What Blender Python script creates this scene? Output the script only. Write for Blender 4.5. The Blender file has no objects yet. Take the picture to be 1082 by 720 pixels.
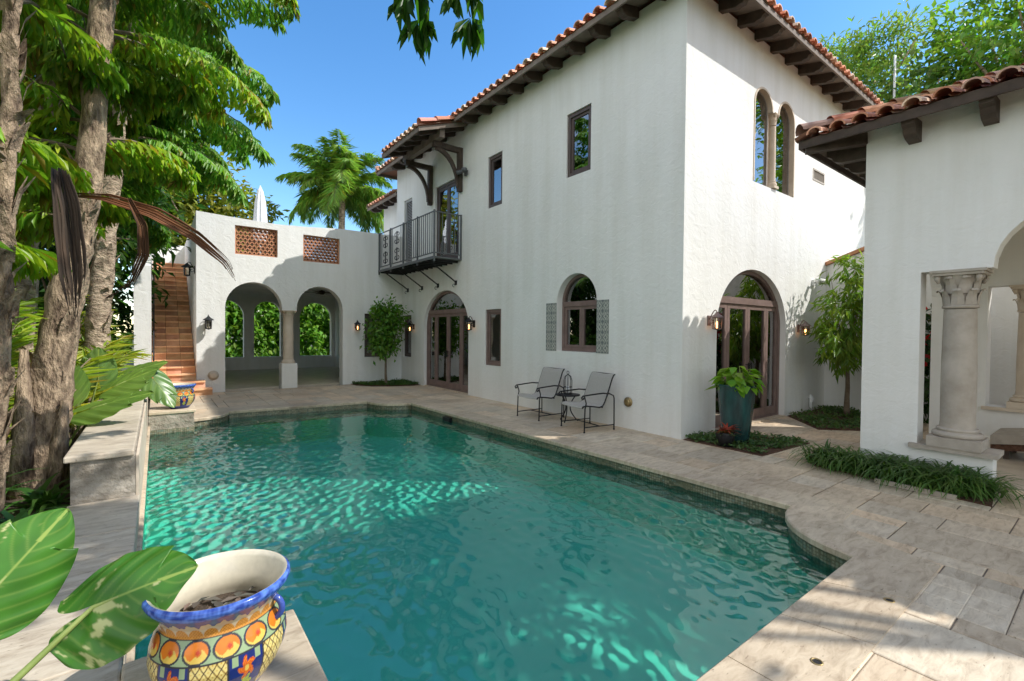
import bpy, bmesh, math, random
import numpy as np
from mathutils import Vector, Matrix
from mathutils import noise as mnoise
from mathutils.geometry import tessellate_polygon
random.seed(7)
RNG = np.random.default_rng(11)
PI = math.pi
WAVE = .0022
SC = bpy.context.scene
COL = SC.collection

# ------------------------------------------------------------------ materials
def new_mat(name):
    m = bpy.data.materials.new(name)
    m.use_nodes = True
    nt = m.node_tree
    nt.nodes.clear()
    out = nt.nodes.new('ShaderNodeOutputMaterial')
    return m, nt, out

def N(nt, typ, **kw):
    n = nt.nodes.new(typ)
    for k, v in kw.items():
        if k in n.inputs.keys() if not k.startswith('_') else False:
            n.inputs[k].default_value = v
        else:
            setattr(n, k.lstrip('_'), v)
    return n

def L(nt, a, b):
    nt.links.new(a, b)

def coords(nt, scale=(1, 1, 1)):
    tc = nt.nodes.new('ShaderNodeTexCoord')
    mp = nt.nodes.new('ShaderNodeMapping')
    mp.inputs['Scale'].default_value = scale
    L(nt, tc.outputs['Object'], mp.inputs['Vector'])
    return mp.outputs['Vector']

def noise(nt, vec, scale, detail=4, rough=.55, dist=0.0):
    n = nt.nodes.new('ShaderNodeTexNoise')
    n.inputs['Scale'].default_value = scale
    n.inputs['Detail'].default_value = detail
    n.inputs['Roughness'].default_value = rough
    n.inputs['Distortion'].default_value = dist
    L(nt, vec, n.inputs['Vector'])
    return n.outputs['Fac']

def ramp(nt, fac, stops):
    r = nt.nodes.new('ShaderNodeValToRGB')
    e = r.color_ramp.elements
    while len(e) < len(stops):
        e.new(.5)
    for i, (p, c) in enumerate(stops):
        e[i].position = p
        e[i].color = (*c, 1)
    L(nt, fac, r.inputs['Fac'])
    return r.outputs['Color']

def mixc(nt, fac, a, b, mode='MIX'):
    m = nt.nodes.new('ShaderNodeMix')
    m.data_type = 'RGBA'
    m.blend_type = mode
    for sock, v in ((0, fac), (6, a), (7, b)):
        if isinstance(v, (int, float)):
            m.inputs[sock].default_value = v
        elif isinstance(v, tuple):
            m.inputs[sock].default_value = (*v, 1)
        else:
            L(nt, v, m.inputs[sock])
    return m.outputs[2]

def bump(nt, h, strength=.5, dist=.02, normal=None):
    b = nt.nodes.new('ShaderNodeBump')
    b.inputs['Strength'].default_value = strength
    b.inputs['Distance'].default_value = dist
    L(nt, h, b.inputs['Height'])
    if normal is not None:
        L(nt, normal, b.inputs['Normal'])
    return b.outputs['Normal']

def principled(nt, out, color, rough=.6, metal=0, normal=None, spec=.5):
    p = nt.nodes.new('ShaderNodeBsdfPrincipled')
    if isinstance(color, tuple):
        p.inputs['Base Color'].default_value = (*color, 1)
    else:
        L(nt, color, p.inputs['Base Color'])
    if isinstance(rough, (int, float)):
        p.inputs['Roughness'].default_value = rough
    else:
        L(nt, rough, p.inputs['Roughness'])
    p.inputs['Metallic'].default_value = metal
    p.inputs['Specular IOR Level'].default_value = spec
    if normal is not None:
        L(nt, normal, p.inputs['Normal'])
    if out is not None:
        L(nt, p.outputs[0], out.inputs['Surface'])
    return p

def attr_col(nt):
    a = nt.nodes.new('ShaderNodeAttribute')
    a.attribute_name = 'Col'
    return a.outputs['Color']

M = {}
def mk(name, c1, c2, scale, rough=.7, bump_s=.3, bump_d=.01, stretch=(1, 1, 1), metal=0, use_attr=False, fine=None, spec=.4):
    m, nt, out = new_mat(name)
    v = coords(nt, stretch)
    f = noise(nt, v, scale, 6, .6)
    c = ramp(nt, f, [(.3, c1), (.7, c2)])
    if use_attr:
        c = mixc(nt, 1.0, attr_col(nt), c, 'MULTIPLY')
    nrm = bump(nt, noise(nt, v, fine or scale * 4, 5, .6), bump_s, bump_d)
    principled(nt, out, c, rough, metal, nrm, spec)
    M[name] = m
    return m

# stucco: white paint, trowel marks, faint weathering
def mk_stucco():
    m, nt, out = new_mat('stucco')
    v = coords(nt)
    vs = coords(nt, (1, 1, 1.25))
    big = noise(nt, v, .9, 5, .6)
    strk = coords(nt, (3.2, 3.2, .25))
    streak = noise(nt, strk, 1.2, 5, .6)
    c = ramp(nt, big, [(.3, (.81, .80, .765)), (.7, (.86, .85, .82))])
    c2 = ramp(nt, streak, [(.25, (.90, .89, .86)), (.6, (1, 1, 1))])
    c = mixc(nt, .85, c, c2, 'MULTIPLY')
    t1 = noise(nt, vs, 6.5, 5, .6, .9)
    t2 = noise(nt, v, 42, 3, .6)
    n1 = bump(nt, t1, .5, .022)
    n2 = bump(nt, t2, .25, .004, n1)
    principled(nt, out, c, .85, 0, n2, .25)
    M['stucco'] = m
mk_stucco()

def mk_paver(name, tint=(1, 1, 1)):
    m, nt, out = new_mat(name)
    v = coords(nt)
    st = coords(nt, (1, 3.2, 1))
    a = noise(nt, v, 1.3, 5, .6)
    b = noise(nt, st, 5.0, 7, .68, .8)
    c = ramp(nt, b, [(.28, (.40*tint[0], .325*tint[1], .255*tint[2])), (.5, (.62*tint[0], .535*tint[1], .44*tint[2])), (.72, (.74*tint[0], .66*tint[1], .56*tint[2]))])
    d = ramp(nt, a, [(.3, (.74, .73, .73)), (.7, (1, 1, 1))])
    c = mixc(nt, .85, c, d, 'MULTIPLY')
    c = mixc(nt, 1.0, c, attr_col(nt), 'MULTIPLY')
    pit = noise(nt, st, 16, 4, .7)
    pc = ramp(nt, pit, [(.30, (.35, .32, .3)), (.37, (1, 1, 1))])
    c = mixc(nt, .8, c, pc, 'MULTIPLY')
    wet = noise(nt, v, .55, 4, .6)
    wc = ramp(nt, wet, [(.36, (.80, .78, .78)), (.5, (1, 1, 1))])
    c = mixc(nt, .7, c, wc, 'MULTIPLY')
    n1 = bump(nt, pit, .35, .006)
    n2 = bump(nt, b, .3, .008, n1)
    principled(nt, out, c, .62, 0, n2, .35)
    M[name] = m
mk_paver('travertine', (1.08, 1.03, .92))
mk_paver('travertine_grey', (1.03, 1.02, .98))

def mk_water():
    m, nt, out = new_mat('pool_water')
    rf = nt.nodes.new('ShaderNodeBsdfRefraction')
    rf.inputs['IOR'].default_value = 1.33
    rf.inputs['Roughness'].default_value = 0
    rf.inputs['Color'].default_value = (.44, .90, .87, 1)
    tr = nt.nodes.new('ShaderNodeBsdfTransparent')
    tr.inputs['Color'].default_value = (.44, .90, .87, 1)
    mx = nt.nodes.new('ShaderNodeMixShader'); mx.inputs[0].default_value = .85
    L(nt, rf.outputs[0], mx.inputs[1]); L(nt, tr.outputs[0], mx.inputs[2])
    gl = nt.nodes.new('ShaderNodeBsdfGlossy'); gl.inputs['Roughness'].default_value = .0
    gl.inputs['Color'].default_value = (1, 1, 1, 1)
    fr = nt.nodes.new('ShaderNodeFresnel'); fr.inputs['IOR'].default_value = 1.48
    m2 = nt.nodes.new('ShaderNodeMixShader')
    L(nt, fr.outputs[0], m2.inputs[0]); L(nt, mx.outputs[0], m2.inputs[1]); L(nt, gl.outputs[0], m2.inputs[2])
    L(nt, m2.outputs[0], out.inputs['Surface'])
    M['water'] = m
mk_water()

def mk_glass(name, tint, base):
    m, nt, out = new_mat(name)
    gl = nt.nodes.new('ShaderNodeBsdfGlossy')
    gl.inputs['Roughness'].default_value = .01
    v = coords(nt)
    L(nt, bump(nt, noise(nt, v, 1.6, 2, .5), .10, .02), gl.inputs['Normal'])
    tr = nt.nodes.new('ShaderNodeBsdfTransparent')
    tr.inputs['Color'].default_value = (*tint, 1)
    fr = nt.nodes.new('ShaderNodeFresnel')
    fr.inputs['IOR'].default_value = 1.5
    ad = nt.nodes.new('ShaderNodeMath')
    ad.operation = 'MULTIPLY_ADD'
    ad.inputs[1].default_value = 1.0
    ad.inputs[2].default_value = base
    ad.use_clamp = True
    L(nt, fr.outputs[0], ad.inputs[0])
    mx = nt.nodes.new('ShaderNodeMixShader')
    L(nt, ad.outputs[0], mx.inputs[0])
    L(nt, tr.outputs[0], mx.inputs[1])
    L(nt, gl.outputs[0], mx.inputs[2])
    L(nt, mx.outputs[0], out.inputs['Surface'])
    M[name] = m
mk_glass('glass', (.74, .75, .72), .30)
mk_glass('lamp_glass', (.95, .9, .8), .03)

def mk_leaf(name, rough=.45, trans=.35):
    m, nt, out = new_mat(name)
    c = attr_col(nt)
    v = coords(nt)
    f = noise(nt, v, 2.2, 4, .6)
    k = ramp(nt, f, [(.3, (.72, .8, .7)), (.7, (1.2, 1.12, 1.0))])
    c = mixc(nt, 1.0, c, k, 'MULTIPLY')
    p = principled(nt, None, c, rough, 0, None, .45)
    t = nt.nodes.new('ShaderNodeBsdfTranslucent')
    c2 = mixc(nt, 1.0, c, (1.25, 1.35, .55), 'MULTIPLY')
    L(nt, c2, t.inputs['Color'])
    mx = nt.nodes.new('ShaderNodeMixShader')
    mx.inputs[0].default_value = trans
    L(nt, p.outputs[0], mx.inputs[1])
    L(nt, t.outputs[0], mx.inputs[2])
    L(nt, mx.outputs[0], out.inputs['Surface'])
    M[name] = m
mk_leaf('leaf', .40, .48)
mk_leaf('dry_leaf', .8, .15)
mk_leaf('big_leaf', .32, .22)

def mk_painted(name, rough):
    m, nt, out = new_mat(name)
    v = coords(nt)
    c = mixc(nt, .5, attr_col(nt), ramp(nt, noise(nt, v, 30, 4, .6), [(.3, (.75, .75, .75)), (.7, (1, 1, 1))]), 'MULTIPLY')
    principled(nt, out, c, rough, 0, bump(nt, noise(nt, v, 25, 3, .5), .15, .004), .5)
    M[name] = m
mk_painted('talavera', .18)
mk_painted('terracotta_tile', .8)
mk_painted('glazed_tile', .3)

mk('dark_wood', (.045, .030, .022), (.095, .066, .048), 6, .7, .4, .006, (1, 1, 1))
mk('soffit_wood', (.15, .115, .09), (.24, .19, .15), 5, .75, .3, .005)
mk('bronze_frame', (.17, .115, .098), (.24, .165, .145), 5, .5, .1, .002)
mk('dark_frame', (.085, .062, .055), (.13, .095, .085), 5, .5, .1, .002)
mk('iron', (.012, .012, .013), (.03, .03, .032), 20, .5, .2, .002, metal=.3)
mk('grey_iron', (.10, .108, .11), (.15, .16, .165), 20, .55, .2, .002, metal=.2)
mk('sling', (.38, .355, .32), (.47, .44, .40), 60, .8, .3, .002)
mk('cast_stone', (.36, .31, .255), (.52, .465, .40), 4, .8, .5, .012, fine=22)
mk('cream_stone', (.56, .46, .35), (.68, .58, .46), 4, .8, .4, .008, fine=22)
mk('rough_stone', (.20, .165, .125), (.52, .46, .38), 5, .85, .9, .05, fine=9)
mk('step_tile', (.60, .29, .15), (.84, .55, .35), 3, .7, .3, .006, use_attr=True)
mk('lattice_brick', (.42, .17, .085), (.60, .29, .16), 6, .85, .3, .006)
mk('soil', (.05, .035, .024), (.13, .09, .06), 6, .95, .9, .05, fine=30)
mk('mulch', (.06, .03, .018), (.18, .09, .055), 30, .95, .9, .03, fine=60)
mk('ground_mat', (.06, .075, .03), (.12, .11, .06), 1.5, .95, .6, .03)
mk('grout', (.15, .125, .10), (.24, .20, .165), 9, .9, .3, .004)
mk('bark', (.13, .085, .055), (.72, .56, .40), 7, .9, 1.0, .07, (1, 1, 1.6), fine=14)
mk('dark_bark', (.08, .05, .032), (.66, .49, .33), 9, .95, 1.0, .08, (1.6, 1.6, .6), fine=18)
mk('twig', (.12, .085, .055), (.22, .17, .12), 9, .85, .4, .01)
mk('pool_plaster', (.42, .86, .62), (.50, .90, .70), .8, .7, .2, .01)
mk('brass', (.30, .22, .10), (.45, .34, .17), 12, .4, .1, .002, metal=.8)
mk('white_metal', (.68, .68, .66), (.78, .78, .76), 8, .4, .05, .001)
mk('white_cloth', (.70, .71, .72), (.82, .82, .82), 8, .8, .4, .01)
mk('bed_cloth', (.30, .26, .21), (.40, .35, .29), 8, .85, .4, .01)
mk('teal_glaze', (.006, .014, .016), (.028, .095, .092), 4, .22, .25, .012, (1.6, 1.6, .35), fine=9, spec=.6)
mk('clay', (.40, .17, .08), (.56, .28, .15), 5, .8, .2, .004)
mk('vent_paint', (.40, .36, .31), (.5, .45, .4), 8, .6, .1, .002)
mk('interior', (.42, .39, .34), (.52, .48, .43), 2, .9, .1, .002)
mk('interior_floor', (.46, .38, .29), (.62, .54, .43), 3, .4, .1, .002)
mk('shutter_paint', (.40, .40, .40), (.5, .5, .5), 8, .6, .1, .002)

def mk_mosaic():
    m, nt, out = new_mat('mosaic')
    v = coords(nt)
    b = nt.nodes.new('ShaderNodeTexVoronoi')
    b.inputs['Scale'].default_value = 32
    b.inputs['Randomness'].default_value = .15
    L(nt, v, b.inputs['Vector'])
    h = nt.nodes.new('ShaderNodeSeparateColor')
    L(nt, b.outputs['Color'], h.inputs[0])
    c = ramp(nt, h.outputs[0], [(.0, (.14, .15, .10)), (.4, (.26, .24, .16)), (.75, (.34, .30, .21)), (1.0, (.20, .24, .20))])
    edge = ramp(nt, b.outputs['Distance'], [(.36, (1, 1, 1)), (.5, (.6, .58, .52))])
    c = mixc(nt, 1.0, c, edge, 'MULTIPLY')
    principled(nt, out, c, .3, 0, bump(nt, b.outputs['Distance'], .2, .004), .5)
    M['mosaic'] = m
mk_mosaic()

def mk_glow():
    m, nt, out = new_mat('lamp_glow')
    e = nt.nodes.new('ShaderNodeEmission')
    e.inputs['Color'].default_value = (1.0, .45, .16, 1)
    e.inputs['Strength'].default_value = 4.0
    L(nt, e.outputs[0], out.inputs['Surface'])
    M['lamp_glow'] = m
mk_glow()

# ------------------------------------------------------------------ object helpers
def tag(o, label=None, cat=None, group=None, kind=None):
    if label: o['label'] = label
    if cat: o['category'] = cat
    if group: o['group'] = group
    if kind: o['kind'] = kind
    return o

def thing(name, label, cat, loc=(0, 0, 0), rz=0, group=None):
    o = bpy.data.objects.new(name, None)
    o.empty_display_size = .2
    COL.objects.link(o)
    o.location = loc
    o.rotation_euler = (0, 0, rz)
    o['_m'] = [v for r in (Matrix.Translation(Vector(loc)) @ Matrix.Rotation(rz, 4, 'Z')) for v in r]
    return tag(o, label, cat, group)

def rest(o):
    v = o.get('_m')
    if v is None:
        return Matrix.Identity(4)
    v = list(v)
    return Matrix([v[0:4], v[4:8], v[8:12], v[12:16]])

def attach(ch, parent):
    """parent a mesh built in world coordinates"""
    ch.parent = parent
    root = parent
    while root.parent is not None:
        root = root.parent
    if parent is root:
        ch.matrix_parent_inverse = rest(root).inverted()

def kids(o):
    return [c for c in bpy.data.objects if c.parent is o]

def copy_tree(o, parent=None):
    c = o.copy()
    COL.objects.link(c)
    if parent is not None:
        c.parent = parent
        c.matrix_parent_inverse = o.matrix_parent_inverse.copy()
    for k in kids(o):
        if k is not c:
            copy_tree(k, c)
    return c

def finish(me, mats, smooth=False, recalc=True):
    if recalc:
        bm = bmesh.new()
        bm.from_mesh(me)
        bmesh.ops.recalc_face_normals(bm, faces=bm.faces)
        bm.to_mesh(me)
        bm.free()
    if not isinstance(mats, (list, tuple)):
        mats = [mats]
    for m in mats:
        me.materials.append(M[m] if isinstance(m, str) else m)
    if smooth:
        me.polygons.foreach_set('use_smooth', [True] * len(me.polygons))
    me.update()

class MB:
    """collects shapes and links them as ONE mesh object"""
    def __init__(s):
        s.v = []; s.f = []; s.mi = []; s.c = []; s.cur = 0; s.col = (1, 1, 1); s.smooth = []; s.sm = False
    def add(s, verts, faces):
        b = len(s.v)
        s.v += [tuple(p) for p in verts]
        s.c += [s.col] * len(verts)
        for f in faces:
            s.f.append([i + b for i in f]); s.mi.append(s.cur); s.smooth.append(s.sm)
        return s
    def box(s, a, b):
        x0, y0, z0 = a; x1, y1, z1 = b
        return s.add([(x0, y0, z0), (x1, y0, z0), (x1, y1, z0), (x0, y1, z0), (x0, y0, z1), (x1, y0, z1), (x1, y1, z1), (x0, y1, z1)],
                     [(3, 2, 1, 0), (4, 5, 6, 7), (0, 1, 5, 4), (1, 2, 6, 5), (2, 3, 7, 6), (3, 0, 4, 7)])
    def bar(s, p, q, w, h, up=(0, 0, 1)):
        p, q = Vector(p), Vector(q)
        d = (q - p).normalized()
        u = Vector(up)
        if abs(d.dot(u)) > .95: u = Vector((1, 0, 0))
        r = d.cross(u).normalized(); u = r.cross(d)
        vs = []
        for e in (p, q):
            for a, b in ((-1, -1), (1, -1), (1, 1), (-1, 1)):
                vs.append(e + r * (a * w / 2) + u * (b * h / 2))
        return s.add(vs, [(3, 2, 1, 0), (4, 5, 6, 7), (0, 1, 5, 4), (1, 2, 6, 5), (2, 3, 7, 6), (3, 0, 4, 7)])
    def tube(s, pts, r, n=6, caps=True):
        pts = [Vector(p) for p in pts]
        rs = r if isinstance(r, (list, tuple)) else [r] * len(pts)
        vs = []; fs = []
        prev = None
        for i, p in enumerate(pts):
            d = (pts[min(i + 1, len(pts) - 1)] - pts[max(i - 1, 0)])
            d = d.normalized() if d.length > 1e-9 else Vector((0, 0, 1))
            if prev is None:
                a = d.cross(Vector((0, 0, 1)))
                if a.length < .05: a = d.cross(Vector((1, 0, 0)))
                a.normalize()
            else:
                a = prev - d * prev.dot(d)
                a = a.normalized() if a.length > 1e-6 else d.orthogonal().normalized()
            prev = a
            b = d.cross(a)
            for k in range(n):
                t = 2 * PI * k / n
                vs.append(p + (a * math.cos(t) + b * math.sin(t)) * rs[i])
        for i in range(len(pts) - 1):
            for k in range(n):
                fs.append((i*n+k, i*n+(k+1) % n, (i+1)*n+(k+1) % n, (i+1)*n+k))
        if caps:
            fs.append(tuple(range(n-1, -1, -1))); fs.append(tuple((len(pts)-1)*n+k for k in range(n)))
        sm = s.sm; s.sm = n > 4
        s.add(vs, fs); s.sm = sm
        return s
    def lathe(s, prof, c=(0, 0, 0), n=24, colf=None, flat=False):
        b = len(s.v)
        vs = []; fs = []
        for (r, z) in prof:
            for k in range(n):
                t = 2 * PI * k / n
                vs.append((c[0] + r * math.cos(t), c[1] + r * math.sin(t), c[2] + z))
        m = len(prof)
        for i in range(m - 1):
            for k in range(n):
                fs.append((i*n+k, i*n+(k+1) % n, (i+1)*n+(k+1) % n, (i+1)*n+k))
        sm = s.sm; s.sm = not flat
        s.add(vs, fs); s.sm = sm
        if colf:
            for i, (r, z) in enumerate(prof):
                for k in range(n):
                    s.c[b + i*n + k] = colf(i, z, 2*PI*k/n)
        return s
    def extrude(s, poly, d, holes=()):
        """planar polygon (3D points) with holes, extruded by vector d"""
        loops = [[Vector(p) for p in poly]] + [[Vector(p) for p in h] for h in holes]
        tris = tessellate_polygon(loops)
        flat = [p for l in loops for p in l]
        n = len(flat); d = Vector(d)
        vs = flat + [p + d for p in flat]
        fs = [tuple(t) for t in tris] + [tuple(i + n for i in reversed(t)) for t in tris]
        o = 0
        for l in loops:
            k = len(l)
            for i in range(k):
                a, b = o + i, o + (i + 1) % k
                fs.append((a, b, b + n, a + n))
            o += k
        return s.add(vs, fs)
    def build(s, name, mats, parent=None, recalc=True, bevel=0):
        me = bpy.data.meshes.new(name)
        me.from_pydata(s.v, [], s.f)
        if not isinstance(mats, (list, tuple)): mats = [mats]
        me.polygons.foreach_set('material_index', s.mi)
        me.polygons.foreach_set('use_smooth', s.smooth)
        if any(c != (1, 1, 1) for c in s.c) or any(m in ('travertine', 'travertine_grey', 'step_tile', 'leaf', 'dry_leaf', 'big_leaf', 'talavera', 'terracotta_tile', 'glazed_tile') for m in mats):
            at = me.color_attributes.new('Col', 'FLOAT_COLOR', 'POINT')
            arr = np.ones((len(s.v), 4), np.float32); arr[:, :3] = np.array(s.c, np.float32)
            at.data.foreach_set('color', arr.ravel())
        finish(me, mats, False, recalc)
        o = bpy.data.objects.new(name, me)
        COL.objects.link(o)
        if bevel:
            b = o.modifiers.new('bevel', 'BEVEL'); b.width = bevel; b.segments = 2; b.limit_method = 'ANGLE'
        if parent is not None: attach(o, parent)
        return o

def np_obj(name, V, F, C, mat, parent=None, smooth=False):
    V = np.asarray(V, np.float32); F = np.asarray(F, np.int32)
    k = F.shape[1]
    me = bpy.data.meshes.new(name)
    me.vertices.add(len(V)); me.vertices.foreach_set('co', V.ravel())
    me.loops.add(F.size); me.loops.foreach_set('vertex_index', F.ravel())
    me.polygons.add(len(F))
    me.polygons.foreach_set('loop_start', np.arange(0, F.size, k, dtype=np.int32))
    if C is not None:
        at = me.color_attributes.new('Col', 'FLOAT_COLOR', 'POINT')
        a = np.ones((len(V), 4), np.float32); a[:, :3] = C
        at.data.foreach_set('color', a.ravel())
    me.update(calc_edges=True)
    me.validate()
    me.materials.append(M[mat])
    if smooth:
        me.polygons.foreach_set('use_smooth', [True] * len(me.polygons))
    o = bpy.data.objects.new(name, me)
    COL.objects.link(o)
    if parent is not None: attach(o, parent)
    return o

# 2D (s, z) -> 3D on a vertical plane
def on(plane, c, s, z):
    return (c, s, z) if plane == 'X' else (s, c, z)
def arch(s0, s1, z0, zs, zt, n=18):
    """closed loop: up the s0 side, over the arch, down the s1 side"""
    cx, r = (s0 + s1) / 2, (s1 - s0) / 2
    p = [(s0, z0)]
    for i in range(n + 1):
        t = PI - PI * i / n
        p.append((cx + r * math.cos(t), zs + (zt - zs) * math.sin(t)))
    p.append((s1, z0))
    return p
def rect(s0, s1, z0, z1):
    return [(s0, z0), (s0, z1), (s1, z1), (s1, z0)]
def wall(name, plane, c, outline, holes, thick, mat, parent):
    d = (thick, 0, 0) if plane == 'X' else (0, thick, 0)
    mb = MB()
    mb.extrude([on(plane, c, *p) for p in outline], d, [[on(plane, c, *p) for p in h] for h in holes])
    return mb.build(name, mat, parent)
def ring(mb, plane, c, outer, inner, dep):
    """a frame between two loops with the same number of points"""
    n = len(outer)
    vs = []
    for cc in (c, c + dep):
        vs += [on(plane, cc, *p) for p in outer] + [on(plane, cc, *p) for p in inner]
    fs = []
    for i in range(n):
        j = (i + 1) % n
        fs += [(i, j, n + j, n + i), (2*n+i, 3*n+i, 3*n+j, 2*n+j), (i, 2*n+i, 2*n+j, j), (n+i, n+j, 3*n+j, 3*n+i)]
    mb.add(vs, fs)
def pane(name, plane, c, loop, parent, mat='glass', th=.012):
    d = (th, 0, 0) if plane == 'X' else (0, th, 0)
    return MB().extrude([on(plane, c, *p) for p in loop], d).build(name, mat, parent)
def sbox(mb, plane, c0, c1, s0, s1, z0, z1):
    if plane == 'X': mb.box((c0, s0, z0), (c1, s1, z1))
    else: mb.box((s0, c0, z0), (s1, c1, z1))

def casement(parent, plane, c, s0, s1, z0, z1, mat='dark_frame', label=None, fw=.07, sash=2):
    """rectangular window: frame > pane"""
    mb = MB()
    ring(mb, plane, c, rect(s0, s1, z0, z1), rect(s0+fw, s1-fw, z0+fw, z1-fw), .09)
    a, b, lo, hi = s0+fw+.004, s1-fw-.004, z0+fw+.004, z1-fw-.004
    ring(mb, plane, c+.03, rect(a, b, lo, hi), rect(a+.05, b-.05, lo+.05, hi-.05), .045)
    w = mb.build('window', mat, parent)
    pane('pane', plane, c+.05, rect(a+.045, b-.045, lo+.045, hi-.045), w)
    if label: w['label'] = label
    return w

def french_door(parent, plane, c, s0, s1, z0, zs, zt, ztr, splits, flip=False):
    d = MB()
    fw = .075
    ring(d, plane, c, arch(s0, s1, z0, zs, zt, 24), arch(s0+fw, s1-fw, z0+.03, zs, zt-fw, 24), .11)
    door = d.build('french_door', 'bronze_frame', parent)
    tb = MB(); sbox(tb, plane, c-.006, c+.1, s0+fw+.002, s1-fw-.002, ztr-.06, ztr+.06)
    tb.build('transom_bar', 'bronze_frame', door)
    W = (s1 - s0)/2 - fw; cx = (s0+s1)/2
    def half(z): return W*math.sqrt(max(0, 1-((z-zs)/(zt-fw-zs))**2)) if z > zs else W
    lo = ztr+.06
    top = []
    n = 22
    h0 = half(lo)
    for i in range(n+1):
        t = PI - PI*i/n
        x, z = W*math.cos(t), zs+(zt-fw-zs)*math.sin(t)
        if z > lo+.004: top.append((cx+x, z))
    pane('pane', plane, c+.05, [(cx-h0+.004, lo)]+top+[(cx+h0-.004, lo)], door)
    a = s0+fw+.004; b = s1-fw-.004; hi = ztr-.064
    for i in range(len(splits)-1):
        p = a+(b-a)*splits[i]+.004; q = a+(b-a)*splits[i+1]-.004
        lf = MB(); st = .085
        ring(lf, plane, c+.02, rect(p, q, z0+.035, hi), rect(p+st, q-st, z0+.2, hi-st), .055)
        o = lf.build('door_leaf', 'bronze_frame', door)
        pane('pane', plane, c+.045, rect(p+st-.006, q-st+.006, z0+.19, hi-st+.006), door)
    hx = a+(b-a)*splits[len(splits)//2]
    for sgn in (-1, 1):
        hd = MB()
        hp = hx+sgn*.05
        for zz in (1.0, 1.12):
            hd.bar(on(plane, c+.02, hp, zz), on(plane, c-.04, hp, zz), .014, .014)
        hd.bar(on(plane, c-.04, hp, .96), on(plane, c-.04, hp, 1.16), .02, .02)
        hd.build('handle', 'iron', door)
    return door

def arched_window(parent, plane, c, s0, s1, z0, zs, zt, ztr, mat='bronze_frame'):
    mb = MB(); fw = .06
    ring(mb, plane, c, arch(s0, s1, z0, zs, zt), arch(s0+fw, s1-fw, z0+fw, zs, zt-fw), .09)
    sbox(mb, plane, c-.004, c+.08, s0+fw+.001, s1-fw-.001, ztr-.05, ztr+.05)
    w = mb.build('window', mat, parent)
    cx = (s0+s1)/2
    for p, q in ((s0+fw+.003, cx-.003), (cx+.003, s1-fw-.003)):
        sm = MB(); ring(sm, plane, c+.02, rect(p, q, z0+fw+.003, ztr-.053), rect(p+.06, q-.06, z0+fw+.07, ztr-.115), .05)
        sm.build('sash', mat, w)
        pane('pane', plane, c+.045, rect(p+.055, q-.055, z0+fw+.065, ztr-.11), w)
    W = (s1-s0)/2-fw
    top = [(cx+W*math.cos(PI-PI*i/16), max(ztr+.051, zs)+(zt-fw-zs)*math.sin(PI*i/16)*(.999)) for i in range(17)]
    pane('pane', plane, c+.045, [(cx-W, ztr+.05)]+top+[(cx+W, ztr+.05)], w)
    return w

# ------------------------------------------------------------------ tiled roofs
TILE_COLS = [(.62, .27, .15), (.52, .22, .12), (.70, .36, .22), (.58, .30, .19), (.44, .20, .12), (.62, .44, .31), (.40, .25, .18), (.60, .46, .34)]
def tile_side(mb, P0, along, inward, z0, slope, length, limit, spacing=.25, r=.092, both_hips=True, seg=.40, lipped=True):
    """barrel tiles of one roof side. P0 = eave corner, along / inward = horizontal unit vectors"""
    al, iw = Vector(along), Vector(inward)
    n = int(length / spacing)
    off = (length - (n-1)*spacing) / 2
    up = Vector((0, 0, 1))
    for i in range(n):
        s = off + i*spacing
        run = limit(s)
        j = 0
        while j*seg < run - .05 or j == 0:
            a = j*seg - .05 if j else -.07
            b = min((j+1)*seg, max(run, .15))
            jit = random.uniform(-.012, .012)
            base = random.choice(TILE_COLS); k = random.uniform(1.0, 1.6)
            mb.col = tuple(x*k for x in base)
            K = 7
            vs = []
            for (dd, rr, lift) in ((a, r, .018), (b, r*.86, 0)):
                o = Vector(P0) + al*(s+jit) + iw*dd + up*(z0 + slope*dd + lift)
                for q in range(K+1):
                    t = PI*q/K
                    vs.append(o + al*(rr*math.cos(t)) + up*(rr*.95*math.sin(t)))
            ri = r*.80
            o = Vector(P0) + al*(s+jit) + iw*a + up*(z0 + slope*a + .018)
            for q in range(K+1):
                t = PI*q/K
                vs.append(o + al*(ri*math.cos(t)) + up*(ri*.92*math.sin(t)))
            o2 = o + iw*.12 + up*(slope*.12)
            for q in range(K+1):
                t = PI*q/K
                vs.append(o2 + al*(ri*math.cos(t)) + up*(ri*.92*math.sin(t)))
            m = K+1
            fs = [(q, q+1, m+q+1, m+q) for q in range(K)]
            fs += [(2*m+q, 2*m+q+1, q+1, q) for q in range(K)]
            fs += [(3*m+q, 3*m+q+1, 2*m+q+1, 2*m+q) for q in range(K)]
            mb.sm = False
            mb.add(vs, fs)
            j += 1
            if b >= run - .02: break
    # channel tiles between the covers at the eave line
    for i in range(n+1):
        s = off + (i-.5)*spacing
        run = max(.2, min(limit(min(max(s, 0), length)), length))
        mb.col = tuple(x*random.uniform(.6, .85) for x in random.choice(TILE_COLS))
        K = 4; vs = []
        for dd in (-.04, run):
            o = Vector(P0) + al*s + iw*dd + up*(z0 + slope*dd + .01)
            for q in range(K+1):
                t = PI + PI*q/K
                vs.append(o + al*(.085*math.cos(t)) + up*(.045*math.sin(t)))
        fs = [(q, q+1, K+1+q+1, K+1+q) for q in range(K)]
        mb.add(vs, fs)
    mb.col = (1, 1, 1)

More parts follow.
